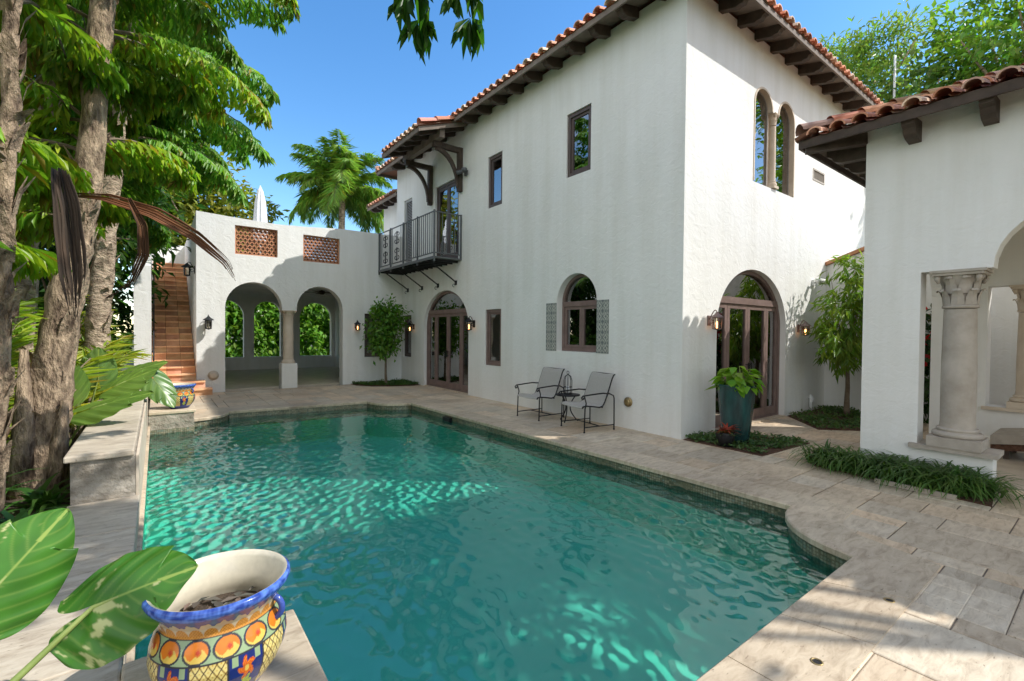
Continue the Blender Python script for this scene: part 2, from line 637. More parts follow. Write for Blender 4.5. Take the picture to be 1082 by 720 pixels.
def hip_tiles(mb, A, B):
    """ridge caps along a hip"""
    A, B = Vector(A), Vector(B)
    n = max(1, int((B-A).length/.38))
    for i in range(n):
        p = A.lerp(B, i/n); q = A.lerp(B, (i+1.12)/n)
        d = (q-p).normalized(); sd = d.cross(Vector((0, 0, 1))).normalized(); u = sd.cross(d)
        mb.col = tuple(x*random.uniform(.8, 1.15) for x in random.choice(TILE_COLS))
        vs = []
        for o, rr, l in ((p, .115, .02), (q, .095, 0)):
            for k in range(8):
                t = PI*k/7
                vs.append(o + sd*(rr*math.cos(t)) + u*(rr*math.sin(t)+l))
        mb.add(vs, [(k, k+1, 9+k, 8+k) for k in range(7)])
    mb.col = (1, 1, 1)

def hip_roof(parent, x0, x1, y0, y1, ze, slope, sides='WSEN', name='roof'):
    """x0..y1 = eave line, ze = underside at the eave"""
    w = min(x1-x0, y1-y0)/2
    mb = MB()
    zt = ze+.03
    if x1-x0 < y1-y0:
        r0, r1 = ((x0+x1)/2, y0+w, zt+slope*w), ((x0+x1)/2, y1-w, zt+slope*w)
    else:
        r0, r1 = (x0+w, (y0+y1)/2, zt+slope*w), (x1-w, (y0+y1)/2, zt+slope*w)
    c = [(x0, y0, zt), (x1, y0, zt), (x1, y1, zt), (x0, y1, zt)]
    cb = [(p[0], p[1], ze) for p in c]
    mb.col = (.35, .17, .1)
    if x1-x0 < y1-y0:
        mb.add(c+[r0, r1]+cb, [(0, 1, 4), (1, 2, 5, 4), (2, 3, 5), (3, 0, 4, 5), (0, 6, 7, 1), (1, 7, 8, 2), (2, 8, 9, 3), (3, 9, 6, 0)])
    else:
        mb.add(c+[r0, r1]+cb, [(0, 1, 5, 4), (1, 2, 5), (2, 3, 4, 5), (3, 0, 4), (0, 6, 7, 1), (1, 7, 8, 2), (2, 8, 9, 3), (3, 9, 6, 0)])
    zz = zt+.035
    def lim(Ln): return lambda s: max(.12, min(s, Ln-s, w))
    if 'W' in sides: tile_side(mb, (x0, y0, 0), (0, 1, 0), (1, 0, 0), zz, slope, y1-y0, lim(y1-y0))
    if 'S' in sides: tile_side(mb, (x0, y0, 0), (1, 0, 0), (0, 1, 0), zz, slope, x1-x0, lim(x1-x0))
    if 'N' in sides: tile_side(mb, (x0, y1, 0), (1, 0, 0), (0, -1, 0), zz, slope, x1-x0, lim(x1-x0))
    if 'E' in sides: tile_side(mb, (x1, y0, 0), (0, 1, 0), (-1, 0, 0), zz, slope, y1-y0, lim(y1-y0))
    up = Vector((0, 0, .09))
    first, last = (r0, r1)
    for q, rr in ((c[0], r0), (c[1], r0 if x1-x0 < y1-y0 else r1), (c[2], r1), (c[3], r1 if x1-x0 < y1-y0 else r0)):
        hip_tiles(mb, Vector(q)+up, Vector(rr)+up)
    hip_tiles(mb, Vector(r0)+up, Vector(r1)+up)
    return mb.build(name, 'terracotta_tile', parent, recalc=False)

def rafter(parent, plane, s, c_wall, out, z, ln=.55, slope=.28, w=.12, h=.20, mat='dark_wood'):
    """a shaped rafter tail: out = -1/+1 direction away from wall"""
    prof = [(0.0, 0), (ln, 0), (ln, -.05), (ln-.02, -.08), (ln-.05, -.085), (ln-.09, -.155), (ln-.14, -.165), (ln-.20, -h), (0.0, -h)]
    pts = []
    for (d, dz) in prof:
        zz = z - slope*d + dz
        pts.append(on(plane, 0, 0, zz) if False else ((c_wall+out*d, s-w/2, zz) if plane == 'X' else (s-w/2, c_wall+out*d, zz)))
    d = (0, w, 0) if plane == 'X' else (w, 0, 0)
    return MB().extrude(pts, d).build('rafter_tail', mat, parent)

# ------------------------------------------------------------------ foliage helpers (numpy)
def unit(a):
    return a / np.maximum(np.linalg.norm(a, axis=-1, keepdims=True), 1e-9)

def leaves(P, D, Nr, Ln, Wd, fold=.18, bend=.12, wide=.45):
    """kite shaped leaves, two triangles each with a fold and a bent tip"""
    P = np.asarray(P, float); D = unit(np.asarray(D, float)); Nr = np.asarray(Nr, float)
    S = unit(np.cross(D, Nr)); Nn = unit(np.cross(S, D))
    n = len(P)
    Ln = np.broadcast_to(np.asarray(Ln, float), (n,))[:, None]; Wd = np.broadcast_to(np.asarray(Wd, float), (n,))[:, None]
    mid = P + D*Ln*wide
    l = mid + S*Wd/2 + Nn*Wd*fold
    r = mid - S*Wd/2 + Nn*Wd*fold
    t = P + D*Ln - Nn*Ln*bend
    V = np.stack([P, l, t, r], 1).reshape(-1, 3)
    b = np.arange(n)[:, None]*4
    F = np.concatenate([b + [0, 2, 1], b + [0, 3, 2]], 1).reshape(-1, 3)
    return V, F

def leaf_cols(n, base, var=.25, yellow=.0, per=4):
    base = np.asarray(base, float)
    k = 1 + RNG.uniform(-var, var, (n, 1))
    c = base[None]*k
    c[:, 0] *= 1 + RNG.uniform(-.2, .35, n)
    if yellow:
        y = RNG.random(n) < yellow
        c[y] = np.array([.34, .26, .04])*RNG.uniform(.6, 1.1, (y.sum(), 1))
    return np.repeat(c, per, 0)

def crown_blobs(blobs, n, Ln, Wd, droop=.4, clump=26, spread=.22, shell=.55):
    """leaf positions / directions in clumps spread through ellipsoids; blobs = (cx,cy,cz,rx,ry,rz)"""
    B = np.asarray(blobs, float)
    vol = (B[:, 3]*B[:, 4]*B[:, 5])**(2/3)
    nc = max(1, n//clump)
    bi = RNG.choice(len(B), nc, p=vol/vol.sum())
    d = unit(RNG.normal(size=(nc, 3)))
    rr = shell + (1-shell)*RNG.random((nc, 1))
    cc = B[bi, :3] + d*B[bi, 3:]*rr
    cd = d
    k = np.repeat(np.arange(nc), clump)
    sp = spread*np.repeat(B[bi, 3:].mean(1), clump)[:, None]
    P = cc[k] + RNG.normal(size=(len(k), 3))*sp
    D = unit(cd[k]*.9 + RNG.normal(size=(len(k), 3))*.6 + np.array([0, 0, -droop]))
    Nr = unit(RNG.normal(size=(len(k), 3))*.5 + np.array([0, 0, 1.0]) + cd[k]*.5)
    shade = np.repeat(RNG.uniform(.75, 1.2, nc), clump)
    return P, D, Nr, shade, cc

def make_crown(parent, blobs, n, Ln, Wd, base, droop=.4, clump=26, spread=.22, shell=.55, var=.25, yellow=0, name='crown', mat='leaf'):
    P, D, Nr, shade, cc = crown_blobs(blobs, n, Ln, Wd, droop, clump, spread, shell)
    m = len(P)
    V, F = leaves(P, D, Nr, Ln*RNG.uniform(.65, 1.2, m), Wd*RNG.uniform(.7, 1.2, m))
    C = leaf_cols(m, base, var, yellow)*np.repeat(shade, 4)[:, None]
    o = np_obj(name, V, F, C, mat, parent)
    return o, cc

def limbs(mb, start, targets, r0, seed=0):
    rr = random.Random(seed)
    for t in targets:
        a = Vector(start); b = Vector(t)
        m1 = a.lerp(b, .4)+Vector((rr.uniform(-.15, .15), rr.uniform(-.15, .15), rr.uniform(.0, .25)))*(b-a).length*.4
        mb.tube([a, m1, b], [r0, r0*.6, r0*.15], 6)

def tree(name, label, cat, base, h_trunk, r, blobs, n, Ln, Wd, colr, bark='bark', lean=(0, 0), group=None, **kw):
    t = thing(name, label, cat, base, 0, group)
    x, y, z = base
    mb = MB()
    pts = []; rs = []
    for i in range(7):
        f = i/6
        pts.append((x+lean[0]*f*f+random.uniform(-.03, .03)*h_trunk*.3, y+lean[1]*f*f+random.uniform(-.03, .03)*h_trunk*.3, z-.05+h_trunk*f))
        rs.append(r*(1.25-.25*min(1, f*4))*(1-.45*f))
    mb.tube(pts, rs, 9)
    o, cc = make_crown(t, blobs, n, Ln, Wd, colr, **kw)
    top = pts[-1]
    idx = RNG.choice(len(cc), min(len(cc), 16), replace=False)
    limbs(mb, top, [tuple(cc[i]) for i in idx], r*.4)
    mb.build('trunk', bark, t)
    return t

def frond_path(base, az, elev, length, droop, n=14):
    """points of a palm rachis that rises and arches over"""
    p = np.array(base, float); out = [p.copy()]
    e = elev
    for i in range(n):
        s = length/n
        d = np.array([math.cos(az)*math.cos(e), math.sin(az)*math.cos(e), math.sin(e)])
        p = p + d*s
        out.append(p.copy())
        e -= droop/n*(.5+1.0*i/n)
    return np.array(out)

def feather(path, nl, ll, lw, hang=.5, start=.15, fan=.9, vee=.25):
    """leaflets on both sides of a rachis"""
    m = len(path)
    t = np.linspace(start, .995, nl)
    x = t*(m-1); i = np.clip(x.astype(int), 0, m-2); f = (x-i)[:, None]
    P = path[i]*(1-f)+path[i+1]*f
    T = unit(path[i+1]-path[i])
    S = unit(np.cross(T, np.array([0, 0, 1.0]))+1e-6)
    U = np.cross(S, T)
    prof = np.sin(PI*np.clip(t*.82+.16, 0, 1))**.6
    Ps = []; Ds = []; Ns = []; Ls = []
    for sg in (-1, 1):
        d = unit(S*sg*fan + T*(.55+.5*t[:, None]) + U*vee + np.array([0, 0, -hang]) + RNG.normal(size=P.shape)*.26)
        Ps.append(P); Ds.append(d); Ns.append(U+RNG.normal(size=P.shape)*.2); Ls.append(ll*prof*RNG.uniform(.6, 1.25, nl))
    return np.concatenate(Ps), np.concatenate(Ds), np.concatenate(Ns), np.concatenate(Ls), np.full(2*nl, lw)

def fishtail(path, npin, pl, ll, lw, hang=.9):
    """twice divided frond with wedge leaflets"""
    m = len(path)
    A = []
    for t in np.linspace(.16, 1.0, npin):
        x = min(t*(m-1), m-1.001); i = int(x); f = x-i
        p = path[i]*(1-f)+path[i+1]*f
        T = unit(path[i+1]-path[i]); S = unit(np.cross(T, [0, 0, 1.0]))
        for sg in (-1, 1):
            k = 6
            d = unit(S*sg*1.0+T*.7+np.array([0, 0, RNG.uniform(-.25, .15)]))
            L_ = pl*(math.sin(PI*min(1, t*.8+.18))**.7)*RNG.uniform(.85, 1.1)
            pts = [p]
            for q in range(k):
                d = unit(d+np.array([0, 0, -.13]))
                pts.append(pts[-1]+d*L_/k)
            A.append(feather(np.array(pts), 9, ll, lw, hang=hang, start=.12, fan=.7, vee=.1))
    return [np.concatenate([a[j] for a in A]) for j in range(5)]

def palm(name, label, trunk_pts, trunk_r, fronds, kind, base_col, yellow=.02, bark='bark', group=None, cat='palm', dead=0, ll=.5, lw=.045, nl=60, pin=11, pl=.65, extra=None, hang=.6, flaps=False):
    """fronds = list of (start, az, elev, length, droop)"""
    t = thing(name, label, cat, trunk_pts[0] if trunk_pts else fronds[0][0], 0, group)
    if trunk_pts:
        mb = MB(); pts = []; rs = []
        tp = [Vector(p) for p in trunk_pts]
        for i in range(len(tp)-1):
            for q in range(8):
                f = q/8
                pts.append(tp[i].lerp(tp[i+1], f)+Vector((random.uniform(-.012, .012), random.uniform(-.012, .012), 0)))
                a = trunk_r[i]*(1-f)+trunk_r[i+1]*f
                rs.append(a*(1+.10*((len(pts)) % 2)+random.uniform(-.07, .07)))
        mb.tube(pts, rs, 12)
        for q in range(70 if flaps else 0):
            f = random.uniform(.08, .92)*(len(pts)-1); i = int(f); p = pts[i].lerp(pts[i+1], f-i); rr_ = rs[i]
            a = random.uniform(0, 2*PI); d = Vector((math.cos(a), math.sin(a), 0)); sd = Vector((-d.y, d.x, 0))
            L1 = random.uniform(.08, .30); w = random.uniform(.02, .08)
            b0 = p+d*rr_*.9; b1 = b0+d*.03+Vector((0, 0, L1*.5)); b2 = b0+d*random.uniform(.03, .12)+Vector((0, 0, L1))
            mb.add([b0-sd*w, b0+sd*w, b1-sd*w*.8, b1+sd*w*.8, b2-sd*w*.15, b2+sd*w*.25], [(0, 1, 3, 2), (2, 3, 5, 4)])
        if extra:
            for (p, q, w) in extra: mb.tube([p, Vector(p).lerp(Vector(q), .5)+Vector((.02, 0, .02)), q], [w, w*.8, w*.3], 6)
        mb.build('trunk', bark, t)
    Vs = []; Fs = []; Cs = []; off = 0
    rm = MB()
    for (s, az, el, ln, dr) in fronds:
        path = frond_path(s, az, el, ln, dr)
        rm.tube([tuple(p) for p in path[::2]], [.022*(1-.8*i/len(path[::2])) for i in range(len(path[::2]))], 4, caps=False)
        A = feather(path, nl, ll, lw, hang=hang) if kind == 'feather' else fishtail(path, pin, pl, ll, lw)
        V, F = leaves(*A, fold=.2, bend=.18, wide=.4 if kind == 'feather' else .62)
        Vs.append(V); Fs.append(F+off); off += len(V)
        c = leaf_cols(len(V)//4, base_col, .22, yellow)*RNG.uniform(.8, 1.2)
        Cs.append(c)
    np_obj('crown', np.concatenate(Vs), np.concatenate(Fs), np.concatenate(Cs), 'leaf', t)
    rm.build('frond_stalk', 'twig', t)
    return t

def blade_clump(parent, name, c, n, ln, w, base_col, spread=.1, el=(.6, 1.5), droop=1.9, seg=5, mat='leaf'):
    """arching strap leaves"""
    V = []; F = []; C = []
    for i in range(n):
        a = RNG.uniform(0, 2*PI); e = RNG.uniform(*el); l = ln*RNG.uniform(.6, 1.15)
        p = np.array(c, float)+np.array([RNG.normal()*spread, RNG.normal()*spread, 0])
        sd = np.array([-math.sin(a), math.cos(a), 0]); b = len(V)
        col = np.array(base_col)*RNG.uniform(.65, 1.3)*np.array([RNG.uniform(.85, 1.3), 1, 1])
        for s in range(seg+1):
            ww = w*(1-(s/seg)**2)*.5+.0008
            V += [p+sd*ww, p-sd*ww]; C += [col, col]
            if s < seg:
                F.append((b+2*s, b+2*s+1, b+2*s+3, b+2*s+2))
            p = p+np.array([math.cos(a)*math.cos(e), math.sin(a)*math.cos(e), math.sin(e)])*l/seg
            p[2] = max(p[2], c[2]+.012)
            e -= droop/seg
    return np_obj(name, V, F, np.array(C), mat, parent)

def big_leaf(parent, J, tip, nrm, width, base_col, blotch=0, name='leaf', droop=.10, stalk_from=None, vein=(.30, .42, .10), lobe=.42):
    """arrow shaped elephant ear leaf: J = where the stalk joins, tip = the point of the blade"""
    J, tip, nrm = Vector(J), Vector(tip), Vector(nrm)
    d = tip-J; ln = d.length; d.normalize()
    s = d.cross(nrm).normalized(); n = s.cross(d).normalized()
    nu, nv = 84, 48
    V = []; C = []; F = []
    rb = random.Random(int(ln*9999))
    ph = [rb.uniform(0, 6) for _ in range(6)]
    for i in range(nu+1):
        u = -lobe + (1+lobe)*i/nu           # along the midrib, negative = the two basal lobes
        if u >= 0:
            half = (1-u)**.72*(1+.55*u)*width/2
            inner = 0
        else:
            q = math.sqrt(max(0, 1-(u/lobe)**2)); xc = .46
            half = (xc+(1-xc)*q)*width/2
            inner = (xc-xc*q**.6)*width/2
        for j in range(nv+1):
            v = -1+2*j/nv
            a = abs(v); sg = 1 if v >= 0 else -1
            x = inner+(half-inner)*a
            y = u*ln+ (.10*ln*a*a if u < .6 else 0)
            z = -droop*ln*(max(0, u)**2) - .16*width*(x/(width/2))**2 + .012*ln*math.sin((u*10-a*4.0)*2.2+ph[0])*a + .02*ln*math.sin(u*5+ph[1]+sg)*a
            V.append(J+d*y+s*(sg*x)+n*z)
            ve = abs((u*6.0-a*2.2) % 1.0-.5)          # side veins
            k = 1.0+.12*math.sin(9*u+ph[2])*math.sin(7*v+ph[3])
            col = [base_col[q]*k for q in range(3)]
            if a*half < width*.014 and u > -.02: col = list(vein)
            elif ve > .36:
                w_ = min(1, (ve-.36)/.12)*.30; col = [col[q]*(1-w_)+vein[q]*w_ for q in range(3)]
            if blotch:
                side = v*blotch_side(ph)
                bl = mnoise.noise(Vector((u*5+ph[4]*9-a*1.6, v*3.2+ph[5], 0)))+.45*mnoise.noise(Vector((u*16-a*5, v*9, ph[2])))
                if bl > .62-blotch*.75+(0 if side > 0 else .3)+.5*max(0, u): col = [.50, .53, .27]
                elif bl > .50-blotch*.75+(0 if side > 0 else .3)+.5*max(0, u): col = [.13, .24, .05]
            C.append(col)
    for i in range(nu):
        for j in range(nv):
            u0 = -lobe+(1+lobe)*(i+.5)/nu
            if u0 < 0 and (j == nv//2 or j == nv//2-1) and False: continue
            b = i*(nv+1)+j
            if u0 < -.001 and j in (nv//2-1, nv//2): continue   # the sinus between the lobes
            F.append((b, b+1, b+nv+2, b+nv+1))
    o = np_obj(name, [tuple(p) for p in V], F, np.array(C), 'big_leaf', parent, True)
    if stalk_from is not None:
        mb = MB(); a = Vector(stalk_from); mid = a.lerp(J, .55)+Vector((0, 0, .05*(J-a).length))
        mb.tube([a, mid, J, J+d*ln*.25-n*.004], [.018, .013, .009, .004], 7)
        mb.col = (1, 1, 1)
        st = mb.build('stalk', 'stalk', parent)
    return o
def blotch_side(ph): return 1 if ph[2] > 3 else -1
mk('stalk', (.16, .22, .05), (.28, .34, .10), 8, .5, .2, .003)

# ================================================================== SETTING
def arcpts(cx, cy, r, a0, a1, n=10):
    return [(cx+r*math.cos(math.radians(a0+(a1-a0)*i/n)), cy+r*math.sin(math.radians(a0+(a1-a0)*i/n))) for i in range(n+1)]
POOL = ([(5.05, 1.98)] + [(4.84, 10.33)] + arcpts(4.86, 11.10, .78, 270, 180)[1:] + [(4.06, 11.15), (1.20, 11.38)] +
        arcpts(.56, 11.40, .62, 0, -90) + [(-.13, 10.78), (-.13, 1.23), (4.28, 1.23)] + arcpts(5.05, 1.23, .75, 180, 90)[1:-1])
def area(p): return sum(p[i][0]*p[(i+1) % len(p)][1]-p[(i+1) % len(p)][0]*p[i][1] for i in range(len(p)))/2
if area(POOL) < 0: POOL.reverse()
# drop near-duplicate points
P2 = []
for p in POOL:
    if not P2 or math.dist(p, P2[-1]) > .01: P2.append(p)
POOL = P2
def offset(poly, d):
    out = []
    n = len(poly)
    for i in range(n):
        a, b, c = Vector(poly[i-1]), Vector(poly[i]), Vector(poly[(i+1) % n])
        e1 = (b-a).normalized(); e2 = (c-b).normalized()
        n1 = Vector((e1.y, -e1.x)); n2 = Vector((e2.y, -e2.x))
        m = (n1+n2)
        m = m/max(.45, m.length_squared/2) if m.length > 1e-6 else n1
        out.append(tuple(b+m*d))
    return out
MID = offset(POOL, .2)
OUT = offset(POOL, .42)
INN = offset(POOL, -.03)
def inside(p, poly):
    x, y = p; r = False
    n = len(poly)
    for i in range(n):
        (x1, y1), (x2, y2) = poly[i], poly[(i+1) % n]
        if (y1 > y) != (y2 > y) and x < (x2-x1)*(y-y1)/(y2-y1)+x1: r = not r
    return r

# ground sheet
mb = MB()
G = 160
big = [(-G, -G), (G, -G), (G, G), (-G, G)]
tr = tessellate_polygon([[Vector((*p, 0)) for p in big], [Vector((*p, 0)) for p in MID]])
fl = big+MID
mb.add([(x, y, -.08) for x, y in fl], [tuple(t) for t in tr])
tag(mb.build('ground', 'ground_mat'), kind='structure')

# paved deck: random ashlar travertine tiles over a grout bed
CS = .2
X0, X1, Y0, Y1 = -.14, 12.46, -4.0, 15.09
nx, ny = int((X1-X0)/CS), int((Y1-Y0)/CS)
occ = np.zeros((nx, ny), bool)
def cell_ok(i, j):
    c = (X0+(i+.5)*CS, Y0+(j+.5)*CS)
    if inside(c, MID): return False
    if c[0] > 6.95 and c[1] > 4.6: return False
    return True
ok = np.array([[cell_ok(i, j) for j in range(ny)] for i in range(nx)])
deck = MB(); deck.cur = 0
sizes = [(4, 3), (3, 2), (2, 3), (3, 3), (2, 2), (4, 2), (3, 4)]
rd = random.Random(3)
def tile(x0, y0, x1, y1, col, g=.005):
    z = rd.uniform(0, .0015); e = .006
    deck.col = col
    a = [(x0+g, y0+g, -.02), (x1-g, y0+g, -.02), (x1-g, y1-g, -.02), (x0+g, y1-g, -.02)]
    b = [(x0+g, y0+g, z-.004), (x1-g, y0+g, z-.004), (x1-g, y1-g, z-.004), (x0+g, y1-g, z-.004)]
    c = [(x0+g+e, y0+g+e, z), (x1-g-e, y0+g+e, z), (x1-g-e, y1-g-e, z), (x0+g+e, y1-g-e, z)]
    deck.add(a+b+c, [(i, (i+1) % 4, 4+(i+1) % 4, 4+i) for i in range(4)]+[(4+i, 4+(i+1) % 4, 8+(i+1) % 4, 8+i) for i in range(4)]+[(8, 9, 10, 11)])
for j in range(ny):
    for i in range(nx):
        if occ[i, j]: continue
        rd.shuffle(sizes)
        for (w, h) in sizes+[(2, 1), (1, 2), (1, 1)]:
            if i+w <= nx and j+h <= ny and not occ[i:i+w, j:j+h].any(): break
        occ[i:i+w, j:j+h] = True
        k = rd.uniform(.84, 1.12); wm = rd.uniform(-.03, .08)
        col = (k*(1+wm), k, k*(1-wm))
        blk = ok[i:i+w, j:j+h]
        if blk.all(): tile(X0+i*CS, Y0+j*CS, X0+(i+w)*CS, Y0+(j+h)*CS, col)
        else:
            for a in range(w):
                for b in range(h):
                    if blk[a, b]: tile(X0+(i+a)*CS, Y0+(j+b)*CS, X0+(i+a+1)*CS, Y0+(j+b+1)*CS, col, .0)
deck.col = (1, 1, 1); deck.cur = 1
bb = [(X0, Y0), (X1, Y0), (X1, Y1), (X0, Y1)]
MIDC = [(max(X0+.002, x), y) for x, y in MID]
tr = tessellate_polygon([[Vector((*p, 0)) for p in bb], [Vector((*p, 0)) for p in MIDC]])
deck.add([(x, y, -.009) for x, y in bb+MIDC], [tuple(t) for t in tr])
tag(deck.build('pool_deck', ['travertine', 'grout'], recalc=False), kind='structure')

# coping stones
cop = MB()
n = len(POOL)
for i in range(n):
    a, b = Vector(INN[i]), Vector(INN[(i+1) % n]); oa, ob = Vector(OUT[i]), Vector(OUT[(i+1) % n])
    ln = (b-a).length
    k = max(1, round(ln/.62))
    for q in range(k):
        g = .003/max(ln, .05) if ln > .3 else 0
        f0, f1 = q/k+g, (q+1)/k-g
        if ln > .3 or i % 3 == 0:
            c = rd.uniform(.82, 1.05); cop.col = (c, c*.985, c*.96)
        p = [a.lerp(b, f0), a.lerp(b, f1), oa.lerp(ob, f1), oa.lerp(ob, f0)]
        e = .012
        pi = [p[0].lerp(p[3], e/.45), p[1].lerp(p[2], e/.45)]
        z1 = .006
        vs = [(*v, -.05) for v in p]+[(*p[0], z1-.012), (*p[1], z1-.012), (*p[2], z1), (*p[3], z1), (*pi[0], z1), (*pi[1], z1)]
        cop.add(vs, [(0, 3, 2, 1), (0, 1, 5, 4), (4, 5, 9, 8), (8, 9, 6, 7), (2, 3, 7, 6), (1, 2, 6, 9, 5), (3, 0, 4, 8, 7)])
cop.col = (1, 1, 1)
tag(cop.build('pool_coping', 'travertine'), kind='structure')

# basin: tile band, walls, floor
bas = MB()
nP = len(POOL)
def bandz(z0, z1, cur):
    bas.cur = cur
    vs = [(x, y, z0) for x, y in POOL]+[(x, y, z1) for x, y in POOL]
    bas.add(vs, [(i, (i+1) % nP, nP+(i+1) % nP, nP+i) for i in range(nP)])
bandz(-.052, -.34, 0); bandz(-.34, -.80, 1)
tr = tessellate_polygon([[Vector((*p, 0)) for p in POOL]])
bas.add([(x, y, -.80) for x, y in POOL], [tuple(t) for t in tr])
bas.cur = 2
for sy in (8.6,):
    bas.box((4.80, sy-.14, -.20), (4.868, sy+.14, -.085))
tag(bas.build('pool_basin', ['mosaic', 'pool_plaster', 'iron']), kind='structure')
# water: a real rippled surface, smooth shaded
wx = np.arange(-.15, 5.16, .022); wy = np.arange(1.21, 11.47, .022)
WX, WY = np.meshgrid(wx, wy, indexing='ij')
wr = np.random.default_rng(5)
H_ = np.zeros_like(WX)
for i in range(60):
    lam = math.exp(wr.uniform(math.log(.10), math.log(.24))) if i < 38 else math.exp(wr.uniform(math.log(.6), math.log(1.6))); th = wr.uniform(0, 2*PI)
    k_ = 2*PI/lam
    H_ += lam*WAVE*(1.75 if lam < .40 else .40)*np.sin(k_*(WX*math.cos(th)+WY*math.sin(th))+wr.uniform(0, 6.28)+.5*np.sin(WX*1.7+WY*1.3+i))
gust = .46+.28*np.sin(WX*1.1+1.0)*np.sin(WY*.8+.6)
gust += 2.6*np.exp(-((WX-4.1)**2/1.0+(WY-2.9)**2/3.0))+1.3*np.exp(-((WX-.6)**2/.7+(WY-7.0)**2/9))
WZ = -.15+H_*gust
ni, nj = WX.shape
idx = np.arange(ni*nj).reshape(ni, nj)
wo_ = np_obj('pool_water', np.stack([WX, WY, WZ], -1).reshape(-1, 3), np.stack([idx[:-1, :-1], idx[1:, :-1], idx[1:, 1:], idx[:-1, 1:]], -1).reshape(-1, 4), None, 'water', None, True)
tag(wo_, kind='structure')


# garden soil on the left
gs = MB()
GX, GY = 26, 44
for i in range(GX+1):
    for j in range(GY+1):
        x = -.60-9*i/GX; y = -3+23*j/GY
        gs.v.append((x, y, .10+.06*math.sin(x*2.1+y)*math.cos(y*1.7)+.03*i/GX*5)); gs.c.append((1, 1, 1))
for i in range(GX):
    for j in range(GY):
        gs.f.append([i*(GY+1)+j, i*(GY+1)+j+1, (i+1)*(GY+1)+j+1, (i+1)*(GY+1)+j]); gs.mi.append(0); gs.smooth.append(True)
tag(gs.build('garden_soil', 'soil'), kind='structure')

# planting beds set in the paving
def bed(name, poly, z=.012, mat='mulch'):
    mb = MB()
    tr = tessellate_polygon([[Vector((*p, 0)) for p in poly]])
    mb.add([(x, y, z) for x, y in poly], [tuple(t) for t in tr])
    nn = len(poly)
    mb.add([(x, y, z) for x, y in poly]+[(x, y, -.01) for x, y in poly], [(i, (i+1) % nn, nn+(i+1) % nn, nn+i) for i in range(nn)])
    return tag(mb.build(name, mat), kind='structure')
BED1 = [(6.72, 3.07), (8.15, 3.0), (8.10, 3.75), (7.60, 4.30), (6.72, 4.30)]
BED2 = [(9.45, 3.35), (10.0, 2.85), (12.4, 2.85), (12.4, 4.30), (10.5, 4.30)]
BED3 = [(4.95, 15.08), (4.95, 14.55), (5.3, 14.05), (5.8, 13.75), (6.3, 13.6), (6.68, 13.62), (6.68, 15.08)]
BED4 = [(6.62, .80), (7.28, .86), (7.28, 2.10), (7.5, 2.12), (7.4, 2.5), (6.80, 2.45)]
for i, b in enumerate((BED1, BED2, BED3, BED4)): bed('planting_bed', b)
def cover(poly, n, label, col, ln=.07, z=.015):
    pts = []
    xs = [p[0] for p in poly]; ys = [p[1] for p in poly]
    cl = []
    while len(cl) < n//40*.55:
        p = (RNG.uniform(min(xs), max(xs)), RNG.uniform(min(ys), max(ys)))
        if inside(p, poly): cl.append(p)
    for c in cl:
        for _ in range(40):
            p = (c[0]+RNG.normal()*.09, c[1]+RNG.normal()*.09)
            if inside(p, poly): pts.append((*p, z+RNG.uniform(0, .05)))
    P = np.array(pts); m = len(P)
    D = unit(RNG.normal(size=(m, 3))*[1, 1, .3]+[0, 0, .45]); Nr = RNG.normal(size=(m, 3))*.4+[0, 0, 1]
    V, F = leaves(P, D, Nr, ln*RNG.uniform(.6, 1.2, m), ln*.5)
    o = np_obj('ground_cover', V, F, leaf_cols(m, col, .3), 'leaf')
    return tag(o, label, 'ground cover', kind='stuff')
cover(BED1, 3200, 'low green ground cover round the teal planter', (.10, .19, .075))
cover(BED2, 4600, 'low green ground cover under the courtyard tree', (.10, .19, .07))
cover(BED3, 5000, 'low green ground cover under the small tree by the arcade', (.08, .17, .05))

# ================================================================== MAIN HOUSE
XF, YC, YE, XE = 6.7, 4.33, 15.55, 16.2
house = thing('house', 'two storey white stucco house with tiled roof, iron balcony and arched doors', 'house', (XF, YC, 0))
HT = 7.30
holes = [rect(6.37, 7.04, 4.87, 6.15), rect(9.29, 9.90, 4.83, 6.12), rect(11.36, 12.72, 3.74, 6.03), rect(14.33, 14.94, 3.74, 6.12),
         rect(9.29, 9.98, .86, 2.28), rect(14.36, 15.0, .85, 2.25), arch(6.17, 7.29, 1.32, 2.33, 2.90)]
outl = [(YC+.30, -.05), (YC+.30, HT), (YE, HT), (YE, -.05)]
dn = arch(10.79, 13.44, -.05, 1.85, 2.91, 24)
outl = outl + list(reversed(dn))
w1 = wall('wall', 'X', XF, outl, holes, .30, 'stucco', house)
# sunlit wall with the arched door and the twin window
LX0, LX1, RX0, RX1 = 8.92, 9.68, 9.90, 10.67
twin = [(LX0, 4.58)] + arch(LX0, LX1, 4.6, 6.07, 6.43)[1:-1] + arch(RX0, RX1, 4.6, 6.07, 6.45)[1:-1] + [(RX1, 4.58)]
sd = arch(7.73, 10.42, -.05, 1.85, 2.93, 24)
wall('wall', 'Y', YC, [(XF, -.05), (XF, HT), (XE, HT), (XE, -.05)]+list(reversed(sd)), [twin, rect(11.66, 12.24, 5.18, 5.39)], .30, 'stucco', house)
MB().box((XF+.31, YE, -.05), (XE, YE+.3, HT)).build('wall', 'stucco', house) if False else wall('wall', 'Y', YE-.30, [(XF+.305, -.05), (XF+.305, HT), (XE-.3, HT), (XE-.3, -.05)], [], .298, 'stucco', house)
wall('wall', 'X', XE-.30, [(YC+.305, -.05), (YC+.305, HT), (YE, HT), (YE, -.05)], [rect(6, 8, .9, 2.4), rect(10, 12, 4.6, 6.2)], .298, 'stucco', house)
